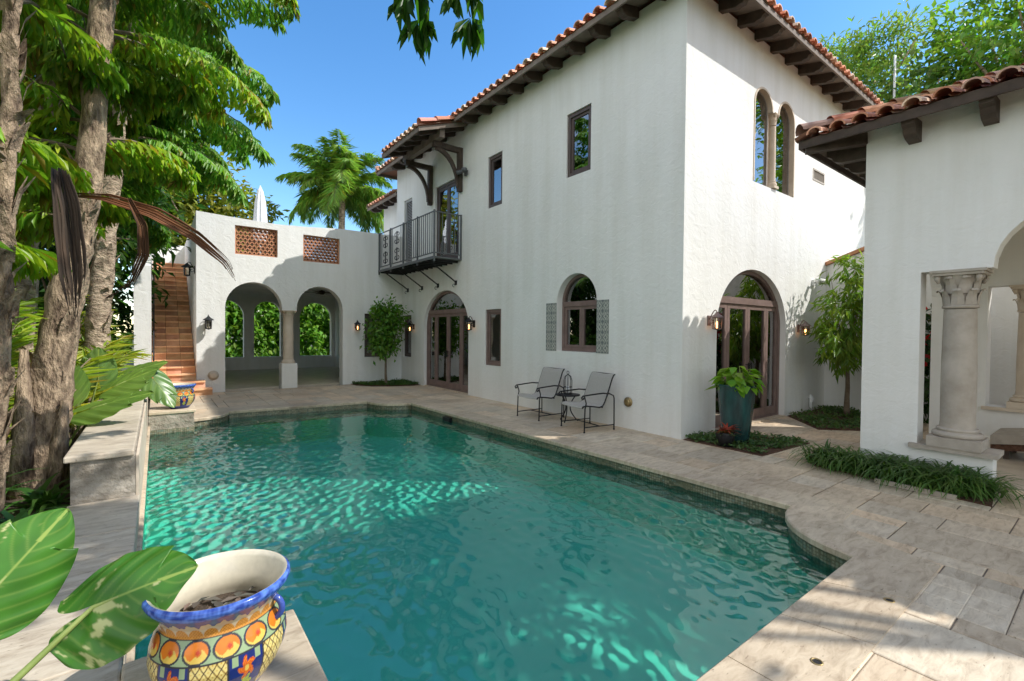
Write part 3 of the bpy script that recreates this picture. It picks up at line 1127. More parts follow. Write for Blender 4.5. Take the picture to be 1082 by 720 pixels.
# recessed rear block
wall('wall', 'X', 7.2, [(YE+.01, 3.7), (YE+.01, 6.95), (18.0, 6.95), (18.0, 3.7)], [], .30, 'stucco', house)
wall('wall', 'Y', 17.7, [(7.51, 3.7), (7.51, 6.95), (13, 6.95), (13, 3.7)], [], .298, 'stucco', house)
# inside: floors, ceiling, a partition
it = MB()
it.box((XF+.31, YC+.31, 3.40), (XE-.31, YE-.31, 3.62))
it.box((XF+.31, YC+.31, 7.20), (XE-.31, YE-.31, 7.28))
it.box((10.9, 8.2, .03), (11.05, YE-.32, 3.39))
it.box((XF+.31, 10.2, .03), (9.4, 10.32, 3.39))
it.box((XF+.31, 8.4, 3.63), (10.4, 8.52, 7.19))
it.build('interior_wall', 'interior', house)
MB().box((XF+.31, YC+.31, -.03), (XE-.31, YE-.31, .025)).build('interior_floor', 'interior_floor', house)
MB().box((XF+.02, 10.8, -.03), (XF+.305, 13.43, .022)).build('threshold', 'travertine', house)
MB().box((7.74, YC-.02, -.03), (10.41, YC+.305, .024)).build('threshold', 'travertine', house)
# tile reveals beside the arched window: blue and white patterned panels
def tile_panel(s0, s1, z0, z1, parent):
    mb = MB(); n = 4
    a = .012
    cw = a
    ns = int(round((s1-s0)/cw)); nz = int(round((z1-z0)/cw))
    for i in range(ns+1):
        for j in range(nz+1):
            s = s0+(s1-s0)*i/ns; z = z0+(z1-z0)*j/nz
            u, v = ((s-s0) % .153)/.153*2-1, ((z-z0) % .20)/.20*2-1
            r = math.hypot(u, v); t = math.atan2(v, u)
            blue = (abs(r-.72-.14*math.cos(4*t)) < .10) or r < .18+.12*abs(math.cos(4*t)) or (r > 1.12)
            mb.v.append((XF-.007, s, z)); mb.c.append((.15, .17, .18) if blue else ((.50, .50, .44) if r < .9 else (.33, .35, .31)))
    for i in range(ns):
        for j in range(nz):
            mb.f.append([i*(nz+1)+j, (i+1)*(nz+1)+j, (i+1)*(nz+1)+j+1, i*(nz+1)+j+1]); mb.mi.append(0); mb.smooth.append(False)
    b = len(mb.v)
    mb.col = (.4, .4, .36)
    mb.box((XF-.006, s0, z0), (XF+.02, s1, z1))
    o = mb.build('tile_panel', 'glazed_tile', parent)
    return o
tile_panel(5.86, 6.165, 1.32, 2.33, house); tile_panel(7.295, 7.62, 1.32, 2.33, house)
casement(house, 'X', XF+.03, 6.375, 7.035, 4.875, 6.145)
casement(house, 'X', XF+.03, 9.295, 9.895, 4.835, 6.115)
casement(house, 'X', XF+.03, 9.295, 9.975, .865, 2.275, 'bronze_frame')
casement(house, 'X', XF+.06, 14.365, 14.995, .855, 2.245, 'dark_frame')
arched_window(house, 'X', XF+.15, 6.175, 7.285, 1.325, 2.33, 2.895, 2.30)
french_door(house, 'X', XF+.10, 10.795, 13.435, .022, 1.85, 2.905, 2.30, [0, .2, .5, .8, 1])
french_door(house, 'Y', YC+.11, 7.735, 10.415, .024, 1.85, 2.925, 2.33, [0, .2, .5, .8, 1])
# balcony door: two tall leaves
bd = MB(); ring(bd, 'X', XF+.05, rect(11.365, 12.715, 3.745, 6.025), rect(11.435, 12.645, 3.79, 5.955), .09)
bdo = bd.build('balcony_door', 'dark_frame', house)
for p, q in ((11.44, 12.036), (12.044, 12.64)):
    lf = MB(); ring(lf, 'X', XF+.065, rect(p, q, 3.795, 5.95), rect(p+.07, q-.07, 3.97, 5.87), .05)
    lf.build('door_leaf', 'dark_frame', bdo)
    pane('pane', 'X', XF+.085, rect(p+.065, q-.065, 3.965, 5.875), bdo)
# louvred shutter
sh = MB(); ring(sh, 'X', XF+.04, rect(14.335, 14.935, 3.745, 6.115), rect(14.40, 14.87, 3.81, 6.05), .05)
z = 3.83
while z < 6.03:
    sh.add([(XF+.045, 14.40, z), (XF+.045, 14.87, z), (XF+.085, 14.87, z+.05), (XF+.085, 14.40, z+.05)], [(0, 1, 2, 3)])
    z += .052
sh.build('louvred_shutter', 'shutter_paint', house, recalc=False)
MB().box((XF+.10, 14.34, 3.75), (XF+.12, 14.93, 6.11)).build('shutter_backing', 'dark_wood', house)
# twin arched window
tw = MB()
for (a, b, t) in ((LX0, LX1, 6.43), (RX0, RX1, 6.45)):
    ring(tw, 'Y', YC+.085, arch(a+.004, b-.004, 4.585, 6.07, t-.004), arch(a+.04, b-.04, 4.62, 6.07, t-.04), .07)
two = tw.build('window', 'vent_paint', house)
for (a, b, t) in ((LX0, LX1, 6.43), (RX0, RX1, 6.45)):
    pane('pane', 'Y', YC+.10, arch(a+.036, b-.036, 4.616, 6.07, t-.036), two)
mp = MB(); mp.box((LX1+.002, YC+.09, 4.585), (RX0-.002, YC+.26, 6.05)); mp.build('mullion', 'cream_stone', two)
# moulded surround of the twin window
ts = MB()
for (a, b, t) in ((LX0, LX1, 6.43), (RX0, RX1, 6.45)):
    A = arch(a, b, 4.585, 6.07, t)[1:-1]; cx = (a+b)/2
    o = [(cx+(s-cx)*1.0, zz) for s, zz in A]; i_ = [(cx+(s-cx)*.90, 6.07+(zz-6.07)*.90) for s, zz in A]
    vs = []; k = len(o)
    for cc in (YC-.012, YC+.08): vs += [(s, cc, zz) for s, zz in o]+[(s, cc, zz) for s, zz in i_]
    fs = []
    for q in range(k-1):
        fs += [(q, q+1, k+q+1, k+q), (k+q, k+q+1, 3*k+q+1, 3*k+q), (q, 2*k+q, 2*k+q+1, q+1)]
    ts.add(vs, fs)
ts.box((LX0+.002, YC-.012, 4.60), (LX0+.036, YC+.082, 6.07)); ts.box((RX1-.036, YC-.012, 4.60), (RX1-.002, YC+.082, 6.07))
ts.build('window_surround', 'cream_stone', house)
def capital(mb, c, z, r, h, n=8):
    """bell with two rows of leaves and a moulded abacus"""
    mb.lathe([(r*.98, z-.02*h), (r*1.12, z), (r*1.12, z+.06*h), (r*.98, z+.09*h), (r*.95, z+.3*h), (r*1.05, z+.6*h), (r*1.42, z+.86*h)], (c[0], c[1], 0), 24)
    for row, (zz, rr, hh) in enumerate(((.08, 1.02, .42), (.38, 1.06, .46))):
        for k in range(n):
            t = 2*PI*(k+.5*row)/n
            ca, sa = math.cos(t), math.sin(t)
            pts = []
            for (q, o) in ((0, .02), (.5, .10), (.85, .30), (1.0, .50), (.86, .60)):
                pts.append((q, o))
            W = r*.42
            vs = []
            for q, o in pts:
                R = r*(rr+o*.75); zq = z+h*(zz+hh*q); ww = W*(1-.45*q**2)
                for sgn, lift in ((-1, -.03*r), (0, .05*r), (1, -.03*r)):
                    vs.append((c[0]+ca*(R+lift)-sa*sgn*ww, c[1]+sa*(R+lift)+ca*sgn*ww, zq))
            fs = []
            for i in range(len(pts)-1):
                for j in range(2): fs.append((i*3+j, i*3+j+1, i*3+j+4, i*3+j+3))
            mb.add(vs, fs)
    for k in range(4):
        t = PI/4+PI/2*k
        x, y = c[0]+math.cos(t)*r*1.62, c[1]+math.sin(t)*r*1.62
        mb.tube([(x-.0, y, z+.66*h), (x+math.cos(t)*.12*r, y+math.sin(t)*.12*r, z+.80*h), (x, y, z+.9*h)], [r*.10, r*.22, r*.12], 7)
    a = r*1.52
    mb.box((c[0]-a, c[1]-a, z+.86*h), (c[0]+a, c[1]+a, z+.93*h)); b = a*1.08
    mb.box((c[0]-b, c[1]-b, z+.932*h), (c[0]+b, c[1]+b, z+h))
def column(parent, c, z0, z1, r, cap_h, mat='cast_stone', plinth=.09):
    mb = MB()
    a = r*1.5
    mb.box((c[0]-a, c[1]-a, z0), (c[0]+a, c[1]+a, z0+plinth))
    mb.lathe([(0, z0+plinth+.001), (r*1.36, z0+plinth+.001), (r*1.45, z0+plinth+.015), (r*1.47, z0+plinth+.032), (r*1.43, z0+plinth+.05), (r*1.33, z0+plinth+.06), (r*1.16, z0+plinth+.062), (r*1.14, z0+plinth+.072), (r*1.21, z0+plinth+.08), (r*1.22, z0+plinth+.093), (r*1.17, z0+plinth+.105), (r*1.03, z0+plinth+.107), (r*1.01, z0+plinth+.16)], (c[0], c[1], 0), 56, None, True)
    col = mb.build('column', mat, parent)
    sh = MB(); zc = z1-cap_h
    sh.lathe([(r, z0+plinth+.155), (r*1.01, (z0+zc)/2), (r*.93, zc-.015)], (c[0], c[1], 0), 32)
    sh.build('shaft', mat, col)
    cp = MB(); capital(cp, c, zc, r*.93, cap_h); cp.build('capital', mat, col)
    return col
column(house, (9.79, YC+.05), 4.60, 6.07, .062, .22, 'cream_stone', .05)
vt = MB(); ring(vt, 'Y', YC-.01, rect(11.63, 12.27, 5.155, 5.415), rect(11.67, 12.23, 5.19, 5.38), .06)
for i in range(12): vt.box((11.69+i*.046, YC+.005, 5.192), (11.70+i*.046, YC+.02, 5.378))
vt.build('vent_grille', 'vent_paint', house)
MB().box((11.665, YC+.05, 5.185), (12.235, YC+.06, 5.385)).build('vent_backing', 'dark_wood', house)

# roof
OV = .52
EX0, EX1, EY0, EY1 = XF-OV, XE+.52, YC-OV, YE+.55
ZE, SL = 7.24, .30
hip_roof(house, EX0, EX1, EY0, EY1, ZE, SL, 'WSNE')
def soffit_board(x0, y0, x1, y1, parent, z0, z1):
    pass
fa = MB()
fa.box((EX0-.012, EY0-.012, ZE-.075), (EX0+.022, EY1, ZE+.024)); fa.box((EX0+.024, EY0-.012, ZE-.075), (EX1, EY0+.022, ZE+.024))
fa.box((EX0+.024, EY1-.03, ZE-.075), (EX1, EY1, ZE+.024))
fa.build('fascia', 'soffit_wood', house)
sf = MB()
sz = ZE+.004
sf.add([(EX0+.02, EY0+.02, ZE), (EX0+.02, EY1-.02, ZE), (XF+.02, EY1-.02, ZE+SL*OV-.02), (XF+.02, YC+.02, ZE+SL*OV-.02)], [(0, 1, 2, 3)])
sf.add([(EX0+.02, EY0+.02, ZE-.001), (EX1, EY0+.02, ZE-.001), (EX1, YC+.02, ZE+SL*OV-.021), (XF+.02, YC+.02, ZE+SL*OV-.021)], [(0, 1, 2, 3)])
sf.build('soffit', 'soffit_wood', house, recalc=False)
k = 0
y = 4.68
while y < 15.5:
    if not (10.9 < y < 13.1): rafter(house, 'X', y, XF-.002, -1, ZE+SL*OV-.012, .50, SL)
    y += .64
x = 7.05
while x < 16.1:
    rafter(house, 'Y', x, YC-.002, -1, ZE+SL*OV-.012, .50, SL); x += .63
# rear block eave
rr = MB()
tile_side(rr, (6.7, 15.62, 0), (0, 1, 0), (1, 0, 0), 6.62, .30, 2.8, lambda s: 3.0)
rr.col = (.35, .17, .1)
rr.add([(6.7, 15.62, 6.59), (6.7, 18.45, 6.59), (10.5, 18.45, 7.73), (10.5, 15.62, 7.73)], [(0, 1, 2, 3)])
rr.build('roof', 'terracotta_tile', house, recalc=False)
MB().box((6.69, 15.61, 6.48), (6.72, 18.45, 6.585)).build('fascia', 'soffit_wood', house)
for i in range(5): rafter(house, 'X', 15.85+i*.6, 7.198, -1, 6.70, .46, .3)

# balcony canopy: a deeper piece of roof on two curved brackets
cx0 = 5.22
can = MB(); cy0, cy1 = 10.78, 13.2
zc0 = 6.80; cs = .36
tile_side(can, (cx0, cy0, 0), (0, 1, 0), (1, 0, 0), zc0+.05, cs, cy1-cy0, lambda s: 1.5)
can.col = (.35, .17, .1)
can.add([(cx0, cy0, zc0+.02), (cx0, cy1, zc0+.02), (cx0+1.5, cy1, zc0+.02+cs*1.5), (cx0+1.5, cy0, zc0+.02+cs*1.5)], [(0, 1, 2, 3)])
hip_tiles(can, (cx0, cy0, zc0+.08), (cx0+1.4, cy0, zc0+.08+cs*1.4))
cano = can.build('balcony_canopy', 'terracotta_tile', house, recalc=False)
fb = MB(); fb.box((cx0-.012, cy0, zc0-.10), (cx0+.022, cy1, zc0+.015))
for yy in (cy0, cy1-.04):
    fb.extrude([(cx0+.024, yy, zc0-.09), (cx0+.024, yy, zc0+.018), (cx0+1.4, yy, zc0+.018+cs*1.376), (cx0+1.4, yy, zc0-.09+cs*1.376)], (0, .04, 0))
fb.add([(cx0+.02, cy0+.02, zc0-.002), (cx0+.02, cy1-.02, zc0-.002), (cx0+1.45, cy1-.02, zc0-.002+cs*1.43), (cx0+1.45, cy0+.02, zc0-.002+cs*1.43)], [(0, 1, 2, 3)])
fb.build('canopy_soffit', 'soffit_wood', cano)
for i in range(5):
    yy = cy0+.25+i*.47
    rf = MB()
    pr = [(1.45, 0), (.05, 0), (.05, -.05), (.18, -.13), (1.45, -.13)]
    rf.extrude([(cx0+d, yy, zc0-.006+cs*d+dz) for d, dz in pr], (0, .08, 0)).build('rafter_tail', 'dark_wood', cano)
MB().box((5.84, 10.86, 6.74), (5.98, 13.16, 6.96)).build('beam', 'soffit_wood', cano)
for yy in (11.2, 12.95):
    br = MB()
    br.box((5.82, yy-.06, 6.60), (6.58, yy+.06, 6.735)); br.box((6.575, yy-.065, 5.55), (6.698, yy+.065, 6.74))
    pts = []
    for i in range(9):
        t = i/8*PI/2
        pts.append((5.88+.66*math.sin(t), 6.53-.90*(1-math.cos(t))))
    pts_o = [(x+.05+.05*0, zz+.085) for x, zz in reversed(pts)]
    br.extrude([(x, yy-.045, zz) for x, zz in pts]+[(min(x, 6.59), yy-.045, zz) for x, zz in pts_o], (0, .09, 0))
    br.build('bracket', 'dark_wood', cano)

# balcony
bx, by0, by1, bz = 5.86, 11.18, 15.05, 3.72
bal = MB(); bal.box((bx-.02, by0-.02, bz-.045), (XF-.003, by1, bz-.005)); bal.box((bx-.025, by0-.025, bz-.075), (bx+.02, by1, bz-.0049))
balo = bal.build('balcony', 'grey_iron', house)
joi = MB()
y = by0+.2
while y < by1: joi.box((bx+.03, y-.018, bz-.10), (XF-.003, y+.018, bz-.0455)); y += .3
joi.build('joist', 'iron', balo)
rl = MB()
for zz in (bz+1.18, bz+.09):
    rl.bar((bx, by0, zz), (bx, by1, zz), .032, .024); rl.bar((bx+.017, by0, zz), (XF-.002, by0, zz), .032, .024)
for yy in (by0, by0+1.0, by0+1.95, by0+2.9, by1-.02): rl.box((bx-.02, yy-.02, bz-.15), (bx+.02, yy+.02, bz+1.22))
rl.box((XF-.045, by0-.02, bz), (XF-.003, by0+.018, bz+1.2))
y = by0+.13
scroll = (by0+1.95, by0+2.9)
while y < by1-.08:
    mid = (scroll[0]+.25 < y < scroll[0]+.70) or (scroll[1]+.2 < y < scroll[1]+.65)
    if not mid: rl.box((bx-.008, y-.008, bz+.09), (bx+.008, y+.008, bz+1.17))
    y += .125
x = bx+.12
while x < XF-.08: rl.box((x-.008, by0-.008, bz+.09), (x+.008, by0+.008, bz+1.17)); x += .125
rl.build('railing', 'grey_iron', balo)
for sc in (scroll[0]+.475, scroll[1]+.425):
    sp = MB()
    for zc in (bz+.35, bz+.85):
        for sg in (-1, 1):
            for sv in (-1, 1):
                pts = []
                for i in range(18):
                    t = i/17*1.7*PI; r = .105*(1-i/22)
                    pts.append((bx, sc+sg*(.10-r*math.cos(t)), zc+sv*(.09+r*math.sin(t)*.9)))
                sp.tube(pts, .011, 5)
        sp.box((bx-.01, sc-.02, zc-.2), (bx+.01, sc+.02, zc+.2))
    sp.build('scroll_panel', 'iron', balo)
for i in range(4):
    yy = 11.45+i*1.05
    st = MB(); st.bar((bx+.05, yy, bz-.13), (XF-.02, yy, bz-.62), .03, .03); st.box((XF-.035, yy-.04, bz-.70), (XF-.003, yy+.04, bz-.58))
    cl = []
    for q in range(12):
        t = q/11*1.6*PI; cl.append((XF-.04-.04+.04*math.cos(t), yy, bz-.72+.04*math.sin(t)))
    st.tube(cl, .009, 5)
    st.build('strut', 'iron', balo)

# ================================================================== ARCADE (loggia) with roof terrace
YL, YB = 15.1, 22.7
arc = thing('arcade', 'white two arch loggia with brick lattice panels in its roof parapet', 'loggia', (.83, YL, 0))
PT = 4.92
A1 = arch(1.50, 2.94, -.05, 2.33, 3.07); A2 = arch(3.34, 4.70, -.05, 2.36, 3.06)
o = [(.84, -.05), (.84, 4.86), (6.69, PT), (6.69, -.05)]
notch = list(reversed(A2))[0:-1] + [(3.34, 2.30), (2.94, 2.30)] + list(reversed(A1))[1:]
# top of the parapet dips gently
o = [(.84, -.05), (.84, 4.88), (1.6, 4.84), (2.8, 4.80), (3.6, 4.84), (4.6, 4.92), (6.69, 4.94), (6.69, -.05)]
wall('wall', 'Y', YL, o+notch, [rect(1.74, 2.82, 3.83, 4.63), rect(3.52, 4.60, 3.80, 4.60), rect(5.40, 6.05, .85, 2.28)], .35, 'stucco', arc)
casement(arc, 'Y', YL+.10, 5.405, 6.045, .855, 2.275, 'dark_frame')
wall('wall', 'X', .84, [(YL+.352, -.05), (YL+.352, 4.86), (YB, 4.86), (YB, -.05)], [], .30, 'stucco', arc)
back_holes = [arch(1.55, 2.94, .55, 2.3, 2.97), arch(3.32, 4.37, .55, 2.45, 2.97), arch(5.15, 6.55, .55, 2.3, 2.99)]
wall('wall', 'Y', YB, [(.84, -.05), (.84, 4.86), (9.5, 4.86), (9.5, -.05)], back_holes, .30, 'stucco', arc)
wall('wall', 'X', XF, [(YE+.005, -.05), (YE+.005, 3.69), (YB-.002, 3.69), (YB-.002, -.05)], [], .30, 'stucco', arc)
MB().box((1.145, YL+.355, -.05), (XF-.003, YB-.003, .02)).build('floor', 'interior_floor', arc)
cl = MB(); cl.box((1.145, YL+.355, 3.42), (XF-.003, YB-.003, 3.69))
for i in range(5): cl.box((1.146, 16.4+i*1.35, 3.20), (XF-.004, 16.56+i*1.35, 3.419))
cl.build('ceiling', 'stucco', arc)
MB().box((2.925, YL-.02, -.04), (3.355, YL+.37, .72)).build('plinth', 'stucco', arc)
pc = MB(); c = (3.14, YL+.17)
pc.lathe([(.19, .725), (.195, .76), (.165, .80), (.145, .84)], (c[0], c[1], 0), 24)
pc.lathe([(.145, .83), (.147, 1.5), (.136, 2.06)], (c[0], c[1], 0), 24)
capital(pc, c, 2.06, .13, .235, 8)
pc.build('column', 'cream_stone', arc)
def lattice(s0, s1, z0, z1, parent):
    mb = MB(); ring(mb, 'Y', YL+.06, rect(s0+.003, s1-.003, z0+.003, z1-.003), rect(s0+.035, s1-.035, z0+.035, z1-.035), .12)
    rows = 8; h = (z1-z0-.07)/rows
    for r in range(rows):
        zz = z0+.035+r*h
        k = 9; wd = (s1-s0-.07)/k
        for i in range(k+1):
            cx = s0+.035+(i+.5*(r % 2))*wd
            pts = []
            for q in range(7):
                t = PI*q/6
                pts.append((cx+wd*.5*math.cos(t), zz+.012+(h-.012)*math.sin(t)))
            pts = [(min(max(a, s0+.036), s1-.036), b) for a, b in pts]
            inn = [(cx+wd*.5*.52*math.cos(PI*q/6), zz+.012+(h-.012)*.55*math.sin(PI*q/6)) for q in range(7)]
            inn = [(min(max(a, s0+.036), s1-.036), b) for a, b in inn]
            vs = [(a, YL+.07, b) for a, b in pts]+[(a, YL+.07, b) for a, b in inn]+[(a, YL+.30, b) for a, b in pts]+[(a, YL+.30, b) for a, b in inn]
            fs = []
            for q in range(6): fs += [(q, q+1, 8+q, 7+q), (7+q, 8+q, 22+q, 21+q), (q, 14+q, 15+q, q+1)]
            mb.add(vs, fs)
    return mb.build('lattice_panel', 'lattice_brick', parent)
lattice(1.74, 2.82, 3.83, 4.63, arc); lattice(3.52, 4.60, 3.80, 4.60, arc)

# outdoor stair beside the arcade
st = thing('staircase', 'outdoor flight of terracotta steps climbing beside the arcade', 'staircase', (.35, 14.6, 0))
N_ST = 23
for i in range(N_ST):
    y0 = 14.55+i*.28; z1 = .177*(i+1)
    xl, xr = (-.11, .832)
    if i < 2: xr = 1.16-.0*i if i == 0 else 1.02; y0 = y0-.02
    sp = MB()
    k = 3
    for q in range(k):
        c = random.uniform(.75, 1.25)*(1.0 if i % 2 else .88); sp.col = (c, c*random.uniform(.9, 1.05), c*random.uniform(.85, 1.05))  # random tile tone; every other step painted darker to echo the nosing shadows
        a = xl+(xr-xl)*q/k+.003; b = xl+(xr-xl)*(q+1)/k-.003
        yend = min(y0+.30, YL-.03) if i < 2 else y0+.30
        sp.box((a, y0, max(-.02, z1-.42)), (b, yend, z1-.002))
        sp.col = (1.25, 1.2, 1.1); sp.box((a, y0-.045, z1-.04), (b, y0-.001, z1))
    sp.build('step', 'step_tile', st)
sw = thing('stair_wall', 'white stucco pier and parapet on the left of the terracotta stair', 'wall', (-.3, 15, 0))
m_ = MB(); m_.extrude([(-.46, 14.95, -.05), (-.46, 14.95, 3.3), (-.46, 16.2, 3.5), (-.46, 21.6, 5.0), (-.46, 21.6, -.05)], (.34, 0, 0)); m_.build('side_wall', 'stucco', sw)
MB().box((-.46, 21.62, -.05), (1.5, 21.95, 4.85)).build('end_wall', 'stucco', sw)
hr = MB(); hr.tube([(-.07, 14.9, .9), (-.07, 15.3, 1.25), (-.07, 21.0, 4.95)], .018, 6)
for yy, zz in ((15.2, 1.17), (17.0, 2.33), (19, 3.63), (20.8, 4.8)): hr.tube([(-.118, yy, zz-.06), (-.07, yy, zz)], .01, 5)
hr.build('handrail', 'iron', sw)

# ================================================================== PAVILION on the right
XP, YN, YS, XB = 7.3, 2.10, -3.4, 11.2
pav = thing('pavilion', 'white stucco garden pavilion with stone columns and a low tiled roof', 'pavilion', (XP, YN, 0))
HP = 4.36
nA = [(1.53, .41), (1.53, 2.46), (.92, 2.46)]
cyA, rA = .27, .65
for i in range(1, 16):
    t = PI*i/16
    nA.append((cyA+rA*math.cos(t), 2.46+rA*.97*math.sin(t)))
nA += [(cyA-rA, 2.46), (cyA-rA, -.05), (.885, -.05), (.885, .41)]
ol = [(YN, -.05), (YN, HP), (YS, HP), (YS, -.05)] + [(-2.7, -.05), (-2.7, 2.4)] + [(-1.75+.95*math.cos(PI-PI*i/12), 2.4+.9*math.sin(PI*i/12)) for i in range(1, 12)] + [(-.8, 2.4), (-.8, -.05)]
nB = list(reversed(nA))
# outline runs along the bottom from the south end to the north end
hole = nA
ol2 = ol + [(cyA-rA, -.05), (cyA-rA, 2.46)] + [(cyA+rA*math.cos(PI-PI*i/16), 2.46+rA*.97*math.sin(PI*i/16)) for i in range(1, 16)] + [(.92, 2.46), (1.53, 2.46), (1.53, .41), (.885, .41), (.885, -.05)]
wall('wall', 'X', XP, ol2, [], .26, 'stucco', pav)
nd = list(reversed(arch(8.25, 10.75, -.05, 2.2, 3.2)))
wall('wall', 'Y', YN-.35, [(XP+.265, -.05), (XP+.265, HP), (XB, HP), (XB, -.05)]+nd, [], .348, 'stucco', pav)
wall('wall', 'X', XB-.35, [(YN-.352, -.05), (YN-.352, HP), (YS, HP), (YS, -.05)]+[(-2.4, -.05), (-2.4, 2.6), (-.4, 2.6), (-.4, -.05)], [rect(.35, 1.42, .56, 2.52)], .348, 'stucco', pav)
sd2 = list(reversed(arch(8.0, 10.6, -.05, 2.2, 3.25)))
wall('wall', 'Y', YS+.002, [(XP+.265, -.05), (XP+.265, HP), (XB-.352, HP), (XB-.352, -.05)]+sd2, [], .348, 'stucco', pav)
MB().box((XP+.27, YS+.355, -.05), (XB-.355, YN-.355, .014)).build('floor', 'interior_floor', pav)
MB().box((XP+.27, YS+.355, 3.75), (XB-.355, YN-.355, 3.9)).build('ceiling', 'stucco', pav)
MB().box((XP-.07, .84, .362), (XP+.36, 1.60, .412)).build('sill', 'cast_stone', pav)
column(pav, (XP+.15, 1.20), .414, 2.458, .155, .43, 'cast_stone', .115)
MB().box((XB-.42, .33, .51), (XB+.05, 1.46, .558)).build('sill', 'cream_stone', pav)
column(pav, (XB-.18, .95), .56, 2.518, .15, .42, 'cream_stone', .10)
PX0, PX1, PY0, PY1, PZ, PS = 6.92, XB+.5, YS-.5, 2.74, 4.28, .34
hip_roof(pav, PX0, PX1, PY0, PY1, PZ, PS, 'WSNE')
fa = MB()
fa.box((PX0-.012, PY0, PZ-.085), (PX0+.022, PY1+.012, PZ+.024)); fa.box((PX0+.024, PY1-.022, PZ-.085), (PX1, PY1+.012, PZ+.024))
fa.build('fascia', 'dark_wood', pav)
sf = MB()
q = PS
sf.add([(PX0+.02, PY0, PZ), (PX0+.02, PY1-.02, PZ), (XP+.02, YN-.02, PZ+PS*(XP-PX0)-.03), (XP+.02, PY0, PZ+PS*(XP-PX0)-.03)], [(0, 1, 2, 3)])
sf.add([(PX0+.02, PY1-.02, PZ-.001), (PX1, PY1-.02, PZ-.001), (PX1, YN-.02, PZ+PS*(XP-PX0)-.02), (XP, YN-.02, PZ+PS*(XP-PX0)-.02)], [(0, 1, 2, 3)])
sf.build('soffit', 'soffit_wood', pav, recalc=False)
def corbel(plane, s, cw, out, z, ln):
    prof = [(0, 0), (ln, -.02), (ln, -.10), (ln-.06, -.13), (ln-.09, -.19), (ln-.17, -.22), (0, -.24)]
    pts = [((cw+out*d, s-.06, z+dz) if plane == 'X' else (s-.06, cw+out*d, z+dz)) for d, dz in prof]
    MB().extrude(pts, (0, .12, 0) if plane == 'X' else (.12, 0, 0)).build('rafter_tail', 'dark_wood', pav)
y = 1.61
while y > -3.2: corbel('X', y, XP-.002, -1, PZ-.02, .34); y -= .65
x = 7.5
while x < 11: corbel('Y', x, YN+.001, 1, PZ-.005, .50); x += .65
MB().bar((XP, YN, PZ-.05), (PX0+.05, PY1-.05, PZ-.07), .10, .14).build('hip_rafter', 'dark_wood', pav)

# curved daybed inside
db = thing('daybed', 'low curved daybed with pale cushion inside the pavilion', 'daybed', (9.6, .45, .014))
s_ = MB(); c_ = MB(); 
pa, pb = [], []
for i in range(17):
    t = i/16; yy = 1.15-1.9*t; zz = .20+.10*math.sin(PI*t)
    pa.append((9.25, yy, zz)); pb.append((9.25, yy, zz))
s_.extrude(pa+[(9.25, p[1], p[2]-.09) for p in reversed(pa)], (.8, 0, 0))
s_.build('base', 'mulch', db)
c_.extrude([(9.22, p[1]*1.0, p[2]+.005) for p in pa]+[(9.22, p[1], p[2]+.13) for p in reversed(pa)], (.86, 0, 0))
c_.build('cushion', 'bed_cloth', db, bevel=.03)
for yy in (1.0, -.6):
    for xx in (9.3, 9.95): MB().box((xx, yy-.03, .015), (xx+.06, yy+.03, .16)).build('leg', 'dark_wood', db)

# courtyard wall behind the little tree
cw_ = thing('courtyard_wall', 'white wall with a sloping terracotta coping behind the courtyard tree', 'wall', (12.5, 3, 0))
wall('wall', 'X', 12.5, [(YC-.003, -.05), (YC-.003, 3.32), (3.5, 3.60), (1.5, 4.2), (-2.0, 4.2), (-2.0, -.05)], [], .3, 'stucco', cw_)
cpn = MB(); cpn.extrude([(12.42, YC-.003, 3.325), (12.42, YC-.003, 3.40), (12.42, 3.5, 3.69), (12.42, 1.5, 4.29), (12.42, 1.5, 4.21), (12.42, 3.5, 3.61)], (.46, 0, 0))
cpn.build('coping', 'clay', cw_)

# ================================================================== LEFT PLANTER WALL AND PEDESTALS
pw = thing('planter_wall', 'stepped stone planter wall with pale cap along the left pool edge', 'planter wall', (-.37, 5.4, 0))
MB().box((-.585, 5.34, -.30), (-.158, 12.6, .575)).build('high_wall', 'rough_stone', pw)
MB().box((-.155, 1.0, -.32), (-.1315, 10.29, .200)).build('pool_side', 'cream_stone', pw)
MB().box((-.155, 5.35, .2015), (-.1335, 10.29, .570)).build('pool_side', 'cream_stone', pw)
MB().box((-.575, 1.0, -.30), (-.158, 5.335, .165)).build('low_wall', 'rough_stone', pw)
def cap(x0, y0, x1, y1, z0, z1, n, name, parent, mat='travertine'):
    mb = MB()
    for i in range(n):
        a, b = y0+(y1-y0)*i/n+.002, y0+(y1-y0)*(i+1)/n-.002
        c = rd.uniform(.86, 1.05); mb.col = (c, c, c*.98)
        mb.box((x0, a, z0), (x1, b, z1))
    return mb.build(name, mat, parent, bevel=.012)
cap(-.625, 5.31, -.165, 12.62, .578, .632, 8, 'high_cap', pw, 'travertine_grey')
cap(-.605, 1.0, -.128, 5.335, .168, .222, 5, 'low_cap', pw, 'travertine_grey')
def pedestal(label, y0):
    p = thing('pedestal', label, 'pedestal', (.21, y0+.34, -.15))
    b = MB()
    b.box((-.125, y0+.02, -.60), (.535, y0+.66, .19)); b.build('block', 'rough_stone', p)
    b = MB(); b.box((-.127, y0+.015, -.60), (.54, y0+.665, -.07)); b.build('tile_base', 'mosaic', p)
    cap(-.126, y0, .565, y0+.69, .193, .25, 1, 'cap', p)
    return p
pedestal('stone pedestal with the large painted pot, in the near corner', 1.93)
pedestal('far stone pedestal standing in the pool with the small looking pot', 10.30)

